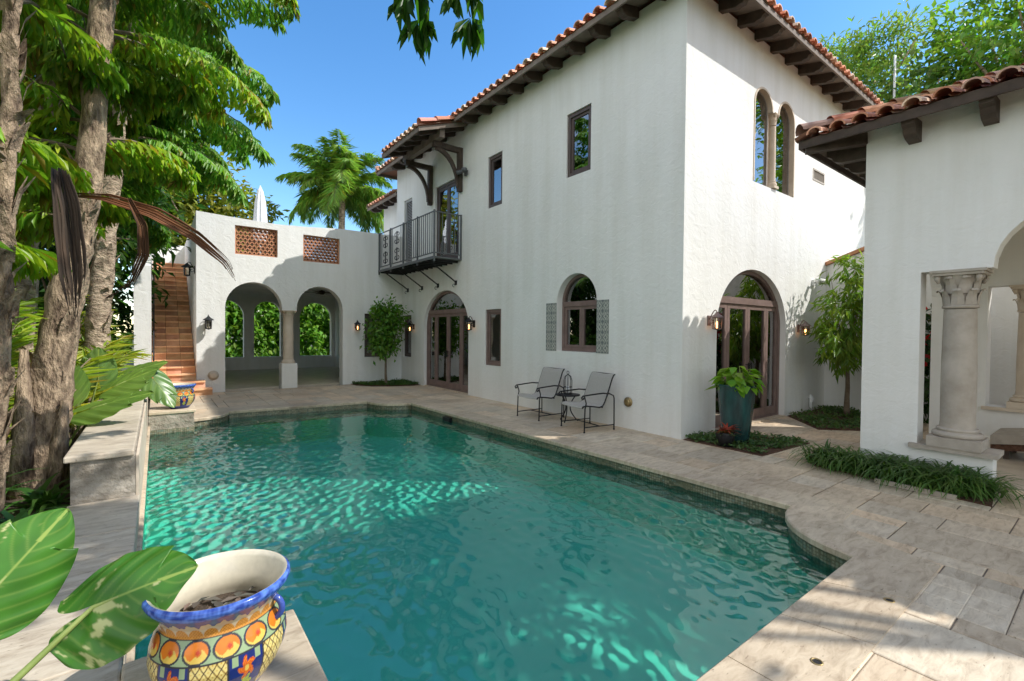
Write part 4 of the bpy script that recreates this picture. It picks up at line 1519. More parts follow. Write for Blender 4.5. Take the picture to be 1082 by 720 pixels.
# ================================================================== TALAVERA POTS
def pot_color(z, a):
    """painted glaze at height z (0..0.44) and angle a"""
    cream = (.62, .50, .33); navy = (.015, .03, .16); blue = (.035, .11, .52); yel = (.72, .50, .10); orange = (.70, .20, .02); sage = (.30, .40, .22); red = (.55, .06, .02); lime = (.45, .50, .05); line = (.04, .04, .05); white = (.74, .68, .55)
    ang = a/(2*PI)
    if z > .398: 
        k = .5+.9*mnoise.noise(Vector((math.cos(a)*9, math.sin(a)*9, z*70)))+.4*mnoise.noise(Vector((math.cos(a)*30, math.sin(a)*30, z*40)))
        k = max(0, min(1, k)); return (.02+.10*k, .05+.19*k, .28+.42*k)
    drip = .372+.008*math.sin(ang*2*PI*26)+.004*math.sin(ang*2*PI*61)
    if z > drip: return (.13, .15, .30) if z > drip+.003 else (.08, .09, .2)
    if z > .318:
        s = ang*26 % 1-.5
        if z < .318+.036*math.sqrt(max(0, 1-(s*2)**2)):
            k = math.sin((s*30))*math.sin((z*500)); return (.66, .30, .06) if k > -.2 else (.50, .20, .03)
        return cream
    if z > .312: return line
    if z > .238:
        s = ang*14 % 1-.5; zz = (z-.275)/.037
        r = math.hypot(s*2.3, zz)
        if abs(r-1) < .09: return line
        if r < 1:
            r2 = math.hypot((s*2.3-.15)*2.2, zz*1.8)
            if r2 < .62: return red if r2 < .35 else (.62, .16, .02)
            return orange if zz > -.2+.4*math.sin(s*9) else yel
        k = (s*2.3+1.15)*1.0
        return sage if abs(zz) > .35 or abs(s) > .46 else cream
    if z > .231: return line
    if z > .055:
        s = ang*12; pi_ = int(s) % 2; s = s % 1-.5; zz = (z-.143)/.088
        if abs(abs(s)-.5) < .028: return line
        if pi_ == 0:
            u = s*4.6+zz*2.1; v = s*4.6-zz*2.1
            if abs(u % 1-.5) > .40 or abs(v % 1-.5) > .40: return (.10, .07, .04) if abs(u % 1-.5) > .435 or abs(v % 1-.5) > .435 else (.5, .33, .08)
            if abs(u % 1-.5) < .10 and abs(v % 1-.5) < .10: return (.6, .36, .06)
            return (.74, .60, .22)
        r = math.hypot(s*2.2, zz-.35)
        t = math.atan2(zz-.35, s*2.2)
        pet = .42+.14*math.cos(5*t+1.2*r*6)
        if r < .14: return yel
        if r < pet: return red if (t*3+r*14) % 2 < .8 else orange
        if zz < .05 and abs(s*2.2) < .62 and zz > -.85:
            r3 = math.hypot(s*2.2*1.1, (zz+.42)*1.1); t3 = math.atan2(zz+.42, s*2.2)
            if r3 < .42+.12*math.cos(6*t3): return lime if (t3*2+r3*9) % 2 < 1.1 else (.25, .36, .08)
        if zz > .6 and abs(abs(s*2.2)-.7) < .18: return sage
        return navy
    return blue if z > .045 else navy
def make_pot(c, label):
    p = thing('painted_pot', label, 'flower pot', c, 0, 'painted blue rimmed pots')
    prof = [(.165, .0), (.175, .012), (.205, .05), (.245, .10), (.270, .15), (.278, .19), (.272, .235), (.258, .275), (.240, .312), (.236, .325), (.244, .35), (.262, .375), (.279, .395), (.290, .408), (.295, .42), (.292, .433), (.280, .441)]
    prof = [(r*.87, z) for r, z in prof]
    fine = []
    for (a, b) in zip(prof[:-1], prof[1:]):
        k = max(1, int(math.dist(a, b)/.0032))
        for i in range(k): fine.append((a[0]+(b[0]-a[0])*i/k, a[1]+(b[1]-a[1])*i/k))
    fine.append(prof[-1])
    mb = MB()
    mb.lathe(fine, c, 660, lambda i, z, a: pot_color(z, a))
    mb.build('body', 'talavera', p, recalc=False)
    ins = MB()
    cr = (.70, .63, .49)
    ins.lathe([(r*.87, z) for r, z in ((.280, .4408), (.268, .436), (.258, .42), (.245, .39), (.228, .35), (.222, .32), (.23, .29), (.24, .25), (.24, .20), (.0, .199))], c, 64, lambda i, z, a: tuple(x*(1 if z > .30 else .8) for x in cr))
    ins.build('inside', 'talavera', p, recalc=False)
    so = MB(); so.lathe([(.0, .276), (.10, .282), (.199, .272)], c, 32); so.build('soil', 'soil', p, recalc=False)
    for sg in (0, PI):
        h = MB(); a = -.62+sg
        ca, sa = math.cos(a), math.sin(a)
        h.col = (.05, .09, .36)
        pts = []
        for q in range(11):
            t = -PI/2+PI*q/10
            R = .204+.042*math.cos(t); pts.append((c[0]+ca*R, c[1]+sa*R, c[2]+.315+.045*math.sin(t)))
        h.tube(pts, .013, 8)
        h.build('handle', 'talavera', p)
    return p
POTC = (.205, 2.225, .252)
make_pot(POTC, 'big blue rimmed painted pot in the foreground beside the elephant ear leaf')
pc_ = None
PF = (.33, 10.62, .252)
base_pot = [o for o in bpy.data.objects if o.name == 'painted_pot'][0]
far_pot = copy_tree(base_pot)
far_pot.location = PF
far_pot['label'] = 'distant blue rimmed painted pot on the pedestal by the steps'
# dry leaves lying in the near pot
rq = np.sqrt(RNG.uniform(0, 1, 60))*.165; aq = RNG.uniform(0, 6.28, 60)
P = np.stack([POTC[0]+rq*np.cos(aq), POTC[1]+rq*np.sin(aq), POTC[2]+.285+RNG.uniform(0, .012, 60)], 1)
V, F = leaves(P, RNG.normal(size=(60, 3))*[1, 1, .03], RNG.normal(size=(60, 3))*.08+[0, 0, 1], RNG.uniform(.04, .10, 60), RNG.uniform(.018, .035, 60), .12, .1)
dl = np_obj('dry_leaves', V, F, leaf_cols(60, (.13, .11, .10), .5), 'dry_leaf')
tag(dl, 'dead grey brown leaves lying inside the big painted pot', 'leaves', kind='stuff')

# ================================================================== PATIO FURNITURE
def make_chair(name, label, c, rz=0, group='patio sling chairs by the wall'):
    t = thing(name, label, 'chair', c, 0, group)
    X, Y, Z = c
    W = .30
    # sling profile (x away from wall = -): front edge to top of the back
    prof = [(-.36, .41), (-.34, .44), (-.25, .445), (-.10, .425), (.02, .405), (.09, .425), (.14, .50), (.19, .62), (.245, .76), (.30, .90), (.335, .955), (.36, .965)]
    sl = MB(); m = len(prof)
    vs = [(X+x, Y-W+.005, Z+z) for x, z in prof]+[(X+x, Y, Z+z-.012) for x, z in prof]+[(X+x, Y+W-.005, Z+z) for x, z in prof]
    fs = []
    for i in range(m-1): fs += [(i, i+1, m+i+1, m+i), (m+i, m+i+1, 2*m+i+1, 2*m+i)]
    sl.add(vs, fs)
    so = sl.build('sling', 'sling', t)
    md = so.modifiers.new('solid', 'SOLIDIFY'); md.thickness = .012
    for sg in (-1, 1):
        y = Y+sg*W
        r = MB(); r.tube([(X+x, y, Z+z) for x, z in prof], .013, 7); r.build('side_rail', 'iron', t)
        y2 = Y+sg*(W+.035)
        a = MB(); a.tube([(X+.20, y2, Z+.64), (X+.05, y2, Z+.655), (X-.15, y2, Z+.645), (X-.30, y2, Z+.635), (X-.37, y2, Z+.63), (X-.40, y2, Z+.60), (X-.385, y2, Z+.57), (X-.355, y2, Z+.575), (X-.355, y2, Z+.60)], .013, 7)
        a.build('arm', 'iron', t)
        l = MB(); l.tube([(X-.34, y2, Z+.625), (X-.30, y2, Z+.50), (X-.325, y2, Z+.40), (X-.335, y2, Z+.005)], .012, 7)
        l.lathe([(.017, 0), (.017, .02), (.0, .021)], (X-.335, y2, Z), 8); l.build('leg', 'iron', t)
        l = MB(); l.tube([(X+.20, y2, Z+.645), (X+.30, y2, Z+.60), (X+.315, y2, Z+.55), (X+.32, y2, Z+.005)], .012, 7)
        l.lathe([(.017, 0), (.017, .02), (.0, .021)], (X+.32, y2, Z), 8); l.build('leg', 'iron', t)
        s = MB(); s.tube([(X-.335, y2, Z+.09), (X+.32, y2, Z+.09)], .010, 6); s.build('stretcher', 'iron', t)
    for x, z in ((-.33, .425), (.09, .40), (.36, .965)):
        s = MB(); s.tube([(X+x, Y-W, Z+z), (X+x, Y+W, Z+z)], .011, 6); s.build('cross_bar', 'iron', t)
    s = MB(); s.tube([(X-.0, Y-W-.035, Z+.09), (X-.0, Y+W+.035, Z+.09)], .010, 6); s.build('stretcher', 'iron', t)
    return t
ch = make_chair('patio_chair', 'grey sling patio chair standing farther from the house corner', (6.17, 7.16, .006))
ch2 = copy_tree(ch); ch2.location = (6.14, 5.84, .006); ch2.rotation_euler = (0, 0, math.radians(-8))
ch2['label'] = 'grey sling patio chair nearer the house corner and brass light'
tb = thing('side_table', 'small round black iron side table between the patio chairs', 'table', (6.28, 6.5, 0))
t_ = MB(); t_.lathe([(0, .50), (.23, .50), (.235, .51), (.23, .522), (0, .524)], (6.28, 6.5, .004), 28); t_.build('table_top', 'iron', tb)
for k in range(3):
    a = PI/2+2*PI*k/3; l = MB(); pts = []
    for q in range(11):
        f = q/10; r = .16-.13*math.sin(PI*f)+.04*f
        pts.append((6.28+math.cos(a)*r, 6.5+math.sin(a)*r, .51-.50*f))
    l.tube(pts, .012, 6); l.build('leg', 'iron', tb)
ln = thing('table_lantern', 'black birdcage lantern standing on the side table', 'lantern', (6.28, 6.5, .53))
l_ = MB(); c = (6.28, 6.5, .53)
l_.lathe([(0, 0), (.085, 0), (.085, .02), (0, .021)], c, 16)
for k in range(8):
    a = 2*PI*k/8
    l_.tube([(c[0]+.075*math.cos(a), c[1]+.075*math.sin(a), c[2]+.02), (c[0]+.078*math.cos(a), c[1]+.078*math.sin(a), c[2]+.26), (c[0]+.055*math.cos(a), c[1]+.055*math.sin(a), c[2]+.34), (c[0], c[1], c[2]+.38)], .006, 5)
l_.lathe([(.08, .13), (.083, .135), (.08, .14)], c, 16)
l_.build('cage', 'iron', ln)
rg = MB(); rg.tube([(c[0], c[1]+.03*math.cos(2*PI*q/12), c[2]+.41+.03*math.sin(2*PI*q/12)) for q in range(13)], .006, 5); rg.build('ring', 'iron', ln)
cd = MB(); cd.lathe([(0, .022), (.03, .022), (.03, .15), (0, .152)], c, 12); cd.build('candle', 'white_cloth', ln)

# ================================================================== WALL LIGHTS AND SMALL FITTINGS
def wall_lantern(label, pos, nrm, lit=True, mat='iron', s=1.0):
    t = thing('wall_lantern', label, 'wall lantern', pos, 0, 'wall lanterns')
    p = Vector(pos); n = Vector(nrm); sd = n.cross(Vector((0, 0, 1)))
    b = MB(); e = n*.004
    b.bar(p+n*.003, p+n*.022, .10*s, .20*s); b.build('back_plate', mat, t)
    a = MB(); pts = []
    for q in range(12):
        f = q/11; pts.append(p+n*(.02+.16*s*math.sin(f*PI/2))+Vector((0, 0, .02*s+.17*s*math.sin(f*PI)*.9+.06*s*f)))
    a.tube(pts, .010*s, 6)
    cur = []
    for q in range(10):
        t2 = q/9*1.6*PI; cur.append(p+n*(.03+.035*s-.035*s*math.cos(t2))+Vector((0, 0, -.02*s-.035*s*math.sin(t2))))
    a.tube(cur, .007*s, 5); a.build('arm', mat, t)
    c = p+n*.18*s+Vector((0, 0, -.03*s))
    f = MB()
    for r, z in ((.085, -.13), (.095, .085)):
        for k in range(4):
            q0 = PI/4+PI/2*k; q1 = q0+PI/2
            f.bar(c+Vector((r*s*math.cos(q0), r*s*math.sin(q0), z*s)), c+Vector((r*s*math.cos(q1), r*s*math.sin(q1), z*s)), .014*s, .014*s)
    for k in range(4):
        q0 = PI/4+PI/2*k
        f.bar(c+Vector((.085*s*math.cos(q0), .085*s*math.sin(q0), -.13*s)), c+Vector((.095*s*math.cos(q0), .095*s*math.sin(q0), .085*s)), .014*s, .014*s)
    f.lathe([(.135*s, .088*s), (.12*s, .11*s), (.05*s, .16*s), (.02*s, .20*s), (.0, .205*s)], tuple(c), 4)
    f.lathe([(0, -.165*s), (.03*s, -.155*s), (.09*s, -.138*s), (0, -.134*s)], tuple(c), 8)
    f.build('cage', mat, t)
    g = MB(); g.lathe([(.078*s, -.125*s), (.088*s, .08*s)], tuple(c), 4); g.build('glass', 'lamp_glass', t)
    u = MB(); u.lathe([(0, -.125*s), (.014*s, -.12*s), (.014*s, -.06*s), (.020*s, -.03*s), (.014*s, .0), (0, .015*s)], tuple(c), 8); u.build('bulb', 'lamp_glow' if lit else 'white_cloth', t)
    return t
wall_lantern('lit wall lantern left of the pool side arched door', (XF, 14.15, 1.86), (-1, 0, 0), s=.85)
wall_lantern('lit wall lantern right of the pool side arched door', (XF, 10.5, 1.92), (-1, 0, 0), s=.95)
wall_lantern('lit wall lantern on the arcade wall right of the second arch', (5.12, YL, 1.88), (0, -1, 0), s=.85)
wall_lantern('black wall lantern on the sunlit arcade pier left of the first arch', (1.10, YL, 1.90), (0, -1, 0), False)
wall_lantern('black wall lantern on the side wall above the terracotta steps', (.84, 15.6, 3.35), (-1, 0, 0), False)
wall_lantern('iron wall lantern left of the sunlit arched door', (7.46, YC, 1.93), (0, -1, 0), True, 'bronze_frame', .85)
wall_lantern('iron wall lantern right of the sunlit arched door beside the tree', (11.0, YC, 1.84), (0, -1, 0), True, 'bronze_frame', .85)
def floodlight(label, pos, nrm, mat):
    t = thing('floodlight', label, 'floodlight', pos)
    p = Vector(pos); n = Vector(nrm); sd = n.cross(Vector((0, 0, 1)))
    b = MB(); b.bar(p+n*.003, p+n*.05, .13, .13); b.build('back_box', mat, t)
    for sg in (-1, 1):
        h = MB(); a = p+n*.05+sd*sg*.02; e = a+n*.07+sd*sg*.10+Vector((0, 0, .05)); f = e+n*.10+sd*sg*.05-Vector((0, 0, .05))
        h.tube([a, e], .014, 6); h.tube([e-(f-e)*.2, e, f], [.035, .05, .062], 10); h.build('lamp_head', mat, t)
floodlight('twin grey floodlight beside the balcony bracket', (XF, 10.92, 6.0), (-1, 0, 0), 'grey_iron')
floodlight('twin white floodlight above the courtyard tree', (11.75, YC, 2.87), (0, -1, 0), 'white_metal')
def round_light(label, pos, nrm, r, mat):
    t = thing('round_wall_light', label, 'wall light', pos)
    p = Vector(pos); n = Vector(nrm)
    b = MB(); b.tube([p+n*.003, p+n*.03], r, 20); b.build('base', mat, t)
    b = MB(); b.tube([p+n*.031, p+n*.06, p+n*.07], [r*.78, r*.7, r*.4], 20); b.build('lens', mat, t)
round_light('small brass round wall light low behind the patio chair', (XF, 5.38, .48), (-1, 0, 0), .085, 'brass')
round_light('round cream light low on the arcade pier by the steps', (1.22, YL, .46), (0, -1, 0), .13, 'cream_stone')
for (x, y, l) in ((3.73, .90, 'small brass deck cap at the edge of the tree shadow'), (2.72, .95, 'small brass deck cap in the sunlit paving near the pool edge')):
    d = thing('deck_cap', l, 'drain cap', (x, y, .003))
    m_ = MB(); m_.lathe([(.03, .001), (.03, .006), (.022, .007), (.022, .004)], (x, y, .003), 20); m_.build('rim', 'brass', d, recalc=False)
    m_ = MB(); m_.lathe([(.021, .003), (.0, .004)], (x, y, .003), 20); m_.build('lid', 'iron', d, recalc=False)
pf = thing('garden_tap', 'white pipe outlet at the foot of the wall by the courtyard tree', 'pipe', (11.6, YC, .15))
m_ = MB(); m_.tube([(11.6, YC-.06, -.02), (11.6, YC-.06, .38)], .03, 10); m_.tube([(11.6, YC-.003, .30), (11.6, YC-.10, .30), (11.6, YC-.10, .22)], .022, 8); m_.build('pipe', 'white_metal', pf)
# closed parasol on the roof terrace
um = thing('parasol', 'closed white parasol on the roof terrace above the arcade', 'parasol', (2.98, 19.0, 3.69))
m_ = MB(); m_.tube([(2.98, 19, 3.69), (2.98, 19, 6.9)], .025, 8); m_.build('pole', 'white_metal', um)
m_ = MB(); prof = [(.16, 4.9), (.20, 5.2), (.19, 5.7), (.15, 6.3), (.08, 6.7), (.02, 6.86)]
n = 20; vs = []
for (r, z) in prof:
    for k in range(n): 
        rr = r*(1+.22*(k % 2)); vs.append((2.98+rr*math.cos(2*PI*k/n), 19+rr*math.sin(2*PI*k/n), z))
m_.sm = False
m_.add(vs, [(i*n+k, i*n+(k+1) % n, (i+1)*n+(k+1) % n, (i+1)*n+k) for i in range(len(prof)-1) for k in range(n)])
m_.build('canopy', 'white_cloth', um)
m_ = MB(); m_.lathe([(0, 3.70), (.3, 3.70), (.3, 3.76), (.05, 3.8), (.05, 4.0), (0, 4.0)], (2.98, 19, 0), 20); m_.build('base', 'cast_stone', um)
# ceiling fan
fn = thing('ceiling_fan', 'dark ceiling fan under the arcade ceiling', 'ceiling fan', (4.95, 18.4, 3.42))
m_ = MB(); m_.tube([(4.95, 18.4, 3.415), (4.95, 18.4, 3.2)], .02, 8); m_.lathe([(0, 3.06), (.07, 3.07), (.11, 3.12), (.11, 3.19), (.05, 3.22), (0, 3.22)], (4.95, 18.4, 0), 16); m_.build('motor', 'dark_wood', fn)
for k in range(5):
    a = 2*PI*k/5+.3; d = Vector((math.cos(a), math.sin(a), 0)); c = Vector((4.95, 18.4, 3.14))
    m_ = MB(); m_.bar(c+d*.12, c+d*.72, .13, .012); m_.build('blade', 'dark_wood', fn)

# ================================================================== PLANTERS AND PLANTS
tp = thing('tall_planter', 'tall teal glazed planter with lime green leaves by the arched door', 'planter', (7.25, 3.72, .015))
m_ = MB()
prof = [(.0, .0), (.175, .0), (.185, .02), (.215, .25), (.248, .55), (.264, .78), (.268, .86), (.278, .88), (.268, .905), (.245, .90), (.238, .84), (0, .83)]
m_.lathe(prof, (7.25, 3.72, .015), 40); m_.build('body', 'teal_glaze', tp, recalc=False)
m_ = MB(); m_.lathe([(0, .845), (.236, .843)], (7.25, 3.72, .015), 20); m_.build('soil', 'soil', tp, recalc=False)
pl = thing('potted_plant', 'lime green leafy plant growing in the teal planter', 'plant', (7.25, 3.72, .86))
P = []; D = []; Nn = []; L_ = []
stk = MB()
for k in range(85):
    a = RNG.uniform(0, 2*PI); r = RNG.uniform(.05, .36); h = RNG.uniform(.02, .24)*(1.25-r)
    p = np.array([7.25+math.cos(a)*r*.75, 3.72+math.sin(a)*r*.75, .93+h-.12*(r > .28)])
    P.append(p); D.append([math.cos(a)*.8+RNG.normal()*.3, math.sin(a)*.8+RNG.normal()*.3, RNG.uniform(-.9, .1)]); Nn.append([math.cos(a)*.4, math.sin(a)*.4, 1])
    if k % 2 == 0: stk.tube([(7.25+math.cos(a)*.05, 3.72+math.sin(a)*.05, .86), tuple(p)], .006, 4)
V, F = leaves(P, D, Nn, RNG.uniform(.15, .24, 85), RNG.uniform(.12, .17, 85), .12, .2, .38)
np_obj('leaves', V, F, leaf_cols(85, (.20, .40, .035), .25), 'leaf', pl); stk.build('stalk', 'stalk', pl)
br = thing('bromeliad', 'small red and green bromeliad in a dark pot beside the teal planter', 'potted plant', (6.86, 3.68, .015))
m_ = MB(); m_.lathe([(0, 0), (.11, 0), (.145, .2), (.14, .21), (.12, .19), (0, .185)], (6.86, 3.68, .015), 20); m_.build('pot', 'iron', br, recalc=False)
blade_clump(br, 'leaves', (6.86, 3.68, .20), 30, .26, .045, (.34, .07, .05), .02, (.3, 1.3), 1.3)
blade_clump(br, 'lower_leaves', (6.86, 3.68, .19), 16, .28, .04, (.10, .16, .05), .03, (.2, .8), 1.2)
# liriope along the pavilion wall
LIR = [(6.98, 2.36), (6.92, 2.12), (6.98, 1.86), (6.86, 1.62), (6.92, 1.40), (6.84, 1.16), (6.98, .98), (7.10, 1.64), (7.12, 1.18)]
LL = ['leftmost liriope clump at the pavilion corner', 'second liriope clump from the pavilion corner', 'third liriope clump from the pavilion corner', 'liriope clump in the middle of the border front', 'liriope clump under the left end of the stone sill', 'liriope clump in front of the stone column', 'rightmost liriope clump beside the pavilion doorway', 'liriope clump against the wall under the sill end', 'liriope clump against the wall under the column']
for (x, y), l in zip(LIR, LL):
    t = thing('liriope_clump', l, 'grass clump', (x, y, .012), 0, 'liriope clumps along the pavilion')
    blade_clump(t, 'leaves', (x, y, .012), 240, .52, .020, (.09, .19, .05), .09, (.85, 1.5), 2.3, 7)
ed = thing('edging_strip', 'thin pale timber edging in front of the liriope clumps', 'edging', (6.62, 1.2, 0))
m_ = MB(); m_.bar((6.60, 1.75, .03), (6.58, 1.05, .03), .03, .05); m_.build('strip', 'cast_stone', ed)

# courtyard tree with long drooping leaves
def droopy(name, label, base, h, r, blobs, n, Ln, Wd, colr, **kw): return tree(name, label, 'tree', base, h, r, blobs, n, Ln, Wd, colr, **kw)
droopy('slender_tree', 'small courtyard tree with drooping narrow bright leaves by the white wall', (11.5, 3.55, .02), 1.3, .055,
       [(11.1, 3.4, 2.2, .55, .55, .45), (10.75, 3.45, 1.55, .45, .4, .35), (11.7, 3.5, 2.7, .5, .5, .5), (11.5, 3.5, 1.9, .7, .6, .5), (12.0, 3.6, 1.5, .35, .5, .35), (11.6, 3.5, 3.1, .35, .35, .35), (10.8, 3.5, 1.25, .4, .35, .22)],
       2300, .23, .045, (.16, .28, .03), droop=1.1, clump=14, spread=.16, bark='twig')
droopy('small_tree', 'small glossy green tree against the corner by the arcade', (5.78, 14.25, .02), 1.1, .045,
       [(5.7, 14.2, 1.85, .42, .42, .6), (5.95, 14.25, 2.1, .38, .38, .40), (5.6, 14.2, 1.35, .35, .35, .3), (5.85, 14.2, 1.3, .3, .3, .25), (5.62, 14.2, 2.35, .25, .25, .2)],
       2000, .16, .08, (.12, .28, .04), droop=.5, clump=12, spread=.34, bark='twig')

# ================================================================== LEFT GARDEN
GREEN = (.28, .45, .05); DEEP = (.17, .36, .05); LIME = (.34, .44, .05)
def fr(p, n, az0, az1, el=(.2, 1.1), ln=(1.8, 2.6), dr=(1.0, 1.7)):
    out = []
    for i in range(n):
        out.append(((p[0], p[1], p[2]+RNG.uniform(-.25, .25)), az0+(az1-az0)*(i+.5+RNG.uniform(-.35, .35))/n, RNG.uniform(*el), RNG.uniform(*ln), RNG.uniform(*dr)))
    return out
# big fibrous trunk by the planter wall with two crowns of divided fronds
A_ = [(-.93, 6.45, .02), (-.86, 6.5, 1.1), (-.70, 6.6, 2.3), (-.58, 6.7, 3.2), (-.45, 6.78, 5.4), (-.40, 6.8, 6.6)]
palm('fishtail_palm', 'fishtail palm with the thickest fibrous brown trunk beside the stepped planter wall', A_, [.19, .165, .125, .115, .10, .06],
     fr((-.50, 6.85, 4.8), 8, .1, 3.6, (.1, .9), (1.5, 2.1)) + fr((-.42, 6.85, 6.1), 9, 0, 6.28, (.4, 1.2), (1.8, 2.5)) + fr((-.75, 6.65, 2.9), 6, 1.4, 4.0, (.2, .9), (1.0, 1.6)) + fr((-.6, 6.75, 3.7), 6, .5, 3.6, (.1, .7), (1.0, 1.5)),
     'fishtail', GREEN, .11, 'dark_bark', 'fishtail palms in the left garden', flaps=True, pin=11, pl=.62, ll=.25, lw=.046, extra=[((-.86, 6.35, .0), (-.72, 6.30, 1.0), .09), ((-1.05, 6.25, .0), (-1.0, 6.3, 1.5), .10)])
B_ = [(-.86, 10.45, .02), (-.78, 10.5, 2.0), (-.62, 10.6, 4.2), (-.32, 10.7, 6.4), (-.2, 10.75, 7.6)]
palm('fishtail_palm', 'fishtail palm with a slim grey trunk standing behind the far end of the planter wall', B_, [.17, .15, .14, .12, .07],
     fr((-.35, 10.7, 6.2), 9, -.5, 2.4, (.0, .9), (1.9, 2.7)) + fr((-.25, 10.75, 7.3), 10, 0, 6.28, (.3, 1.2), (2.0, 2.8)) + fr((-.5, 10.6, 5.2), 8, -.1, 2.3, (.0, .7), (1.6, 2.3), (1.2, 1.9)) + fr((-.6, 10.55, 4.2), 4, 1.2, 4.2, (.2, .8), (1.5, 2)),
     'fishtail', DEEP, .02, 'bark', 'fishtail palms in the left garden', flaps=True, pin=12, pl=.7, ll=.28, lw=.052)
C_ = [(-1.0, 5.1, .02), (-.95, 5.12, 1.6), (-.88, 5.15, 3.4), (-.86, 5.2, 5.2)]
palm('fishtail_palm', 'fishtail palm with a dark trunk at the left edge of the garden', C_, [.065, .058, .05, .04],
     fr((-.88, 5.2, 4.4), 8, 1.3, 4.2, (.2, 1.0), (1.3, 1.9)) + fr((-.86, 5.2, 5.1), 7, 0, 6.28, (.5, 1.3), (1.4, 2.0)) + fr((-.9, 5.1, 3.0), 6, 1.5, 4.3, (.2, .9), (.9, 1.4)) + fr((-.95, 5.1, 2.2), 5, 1.6, 4.3, (.2, .9), (.7, 1.1)),
     'fishtail', GREEN, .10, 'dark_bark', 'fishtail palms in the left garden', flaps=True, pin=10, pl=.55, ll=.23, lw=.042)
D_ = [(-1.35, 7.9, .05), (-1.25, 7.95, 2.4), (-1.05, 8.05, 4.8), (-.95, 8.1, 6.6)]
palm('fishtail_palm', 'fishtail palm with a pale trunk between the thick palm and the slim palm', D_, [.13, .11, .10, .06],
     fr((-1.0, 8.1, 6.2), 10, 0, 6.28, (.1, 1.1), (1.8, 2.5)) + fr((-1.1, 8.0, 4.9), 7, 0, 6.28, (.0, .7), (1.4, 2.0)),
     'fishtail', (.12, .25, .03), .03, 'bark', 'fishtail palms in the left garden', flaps=True, pin=11, pl=.62, ll=.26, lw=.046)
E_ = [(-1.6, 12.6, .05), (-1.3, 12.7, 3.0), (-.9, 12.9, 6.5), (-.7, 13.0, 8.6)]
palm('fishtail_palm', 'tallest dark fishtail palm rising at the back by the stair wall', E_, [.18, .16, .13, .07],
     fr((-.75, 13.0, 8.0), 12, 0, 6.28, (.1, 1.2), (2.2, 3.0)) + fr((-1.0, 12.8, 6.0), 9, -1.5, 2.2, (.0, .8), (2.0, 2.8)) + fr((-1.1, 12.8, 4.6), 7, -1.2, 3.4, (.0, .6), (1.6, 2.2)),
     'fishtail', (.13, .29, .04), .01, 'bark', 'fishtail palms in the left garden', flaps=True, pin=12, pl=.75, ll=.32, lw=.075)
# areca palms filling the bed
for (x, y, h, l, c) in ((-1.55, 5.9, 2.4, 'bright yellow green areca palm between the left edge trunk and the thick trunk', LIME), (-1.45, 7.3, 3.3, 'tall bright areca palm rising behind the thick trunk', LIME), (-1.15, 10.0, 2.7, 'bright areca palm beside the slim grey palm trunk', LIME), (-1.75, 5.0, 3.2, 'tall areca palm at the far left edge', GREEN), (-.95, 8.9, 1.9, 'yellow green areca palm between the palm trunks by the planter wall', LIME), (-1.7, 6.6, 2.6, 'areca palm behind the thick fibrous trunk', GREEN), (-2.0, 5.6, 2.3, 'areca palm at the left edge behind the dark trunk', GREEN), (-2.6, 9.0, 3.2, 'tall areca palm deep in the left garden', (.05, .13, .02)), (-1.1, 11.8, 2.4, 'areca palm in front of the stair wall', (.12, .22, .025))):
    f = []
    for i in range(15):
        f.append(((x+RNG.normal()*.1, y+RNG.normal()*.1, .15), RNG.uniform(.95, 4.0), RNG.uniform(1.0, 1.45), h*RNG.uniform(.65, 1.0), RNG.uniform(.7, 1.5)))
    palm('areca_palm', l, None, None, f, 'feather', c, .05, group='areca palms in the left garden', ll=.42, lw=.034, nl=44, hang=.25)

def dead_leaf(label, path, width, thick, name='dead_frond', col=(.20, .10, .05), twist=0.0, face=(0, -1, .3)):
    """a dry, folded frond base hanging from the palms: a ribbed, channelled blade"""
    pts = [Vector(p) for p in path]
    n = 26
    def pos(f):
        f = max(0, min(1, f)); x = f*(len(pts)-1); i = min(int(x), len(pts)-2); return pts[i].lerp(pts[i+1], x-i)
    V = []; F = []; C = []
    rs_ = random.Random(int(width*1e5))
    ns = 9
    for q in range(ns):
        v0 = -1+2*(q+.5)/ns
        f0, f1 = rs_.uniform(0, .10)*abs(v0), 1-rs_.uniform(0, .30)*abs(v0)-rs_.uniform(0, .06)
        hw = 1.25/ns; cst = rs_.uniform(.45, 1.35); tw = rs_.uniform(-.5, .5); lift = rs_.uniform(-.012, .012); base = len(V)
        for i in range(n+1):
            f = f0+(f1-f0)*i/n; g = i/n
            p = pos(f); d = (pos(f+.04)-pos(f-.04)).normalized()
            s_ = d.cross(Vector(face)).normalized(); nn = s_.cross(d)
            w = width*(math.sin(PI*min(1, f*.86+.10))**.8)/2
            wig = .16*mnoise.noise(Vector((f*5, q*3.1, width*40)))
            e = hw*(1 if g < .75 else max(.06, (1-g)/.25))
            for k_, vv in enumerate((-1, 0, 1)):
                v = v0+wig+vv*e
                V.append(tuple(p+s_*(w*v)+nn*(thick*(v*v-.4)+lift*g+tw*vv*.010+(.004 if vv == 0 else 0))))
                c = cst*(.85+.5*mnoise.noise(Vector((v*4, f*7, 2)))); C.append([max(.01, z_*c) for z_ in col])
        for i in range(n):
            for k_ in range(2):
                b = base+i*3+k_; F.append((b, b+1, b+4, b+3))
    o = np_obj(name, V, F, np.array(C), 'dry_leaf', None, True)
    md = o.modifiers.new('solid', 'SOLIDIFY'); md.thickness = .003
    tag(o, label, 'dead frond')
    return o
dead_leaf('long dry brown frond sheath slanting in front of the white arcade', [(-.62, 6.0, 2.95), (-.35, 5.5, 2.86), (-.02, 5.2, 2.72), (.28, 5.2, 2.56), (.52, 5.2, 2.34), (.62, 5.22, 2.16)], .12, .025, col=(.20, .075, .03))
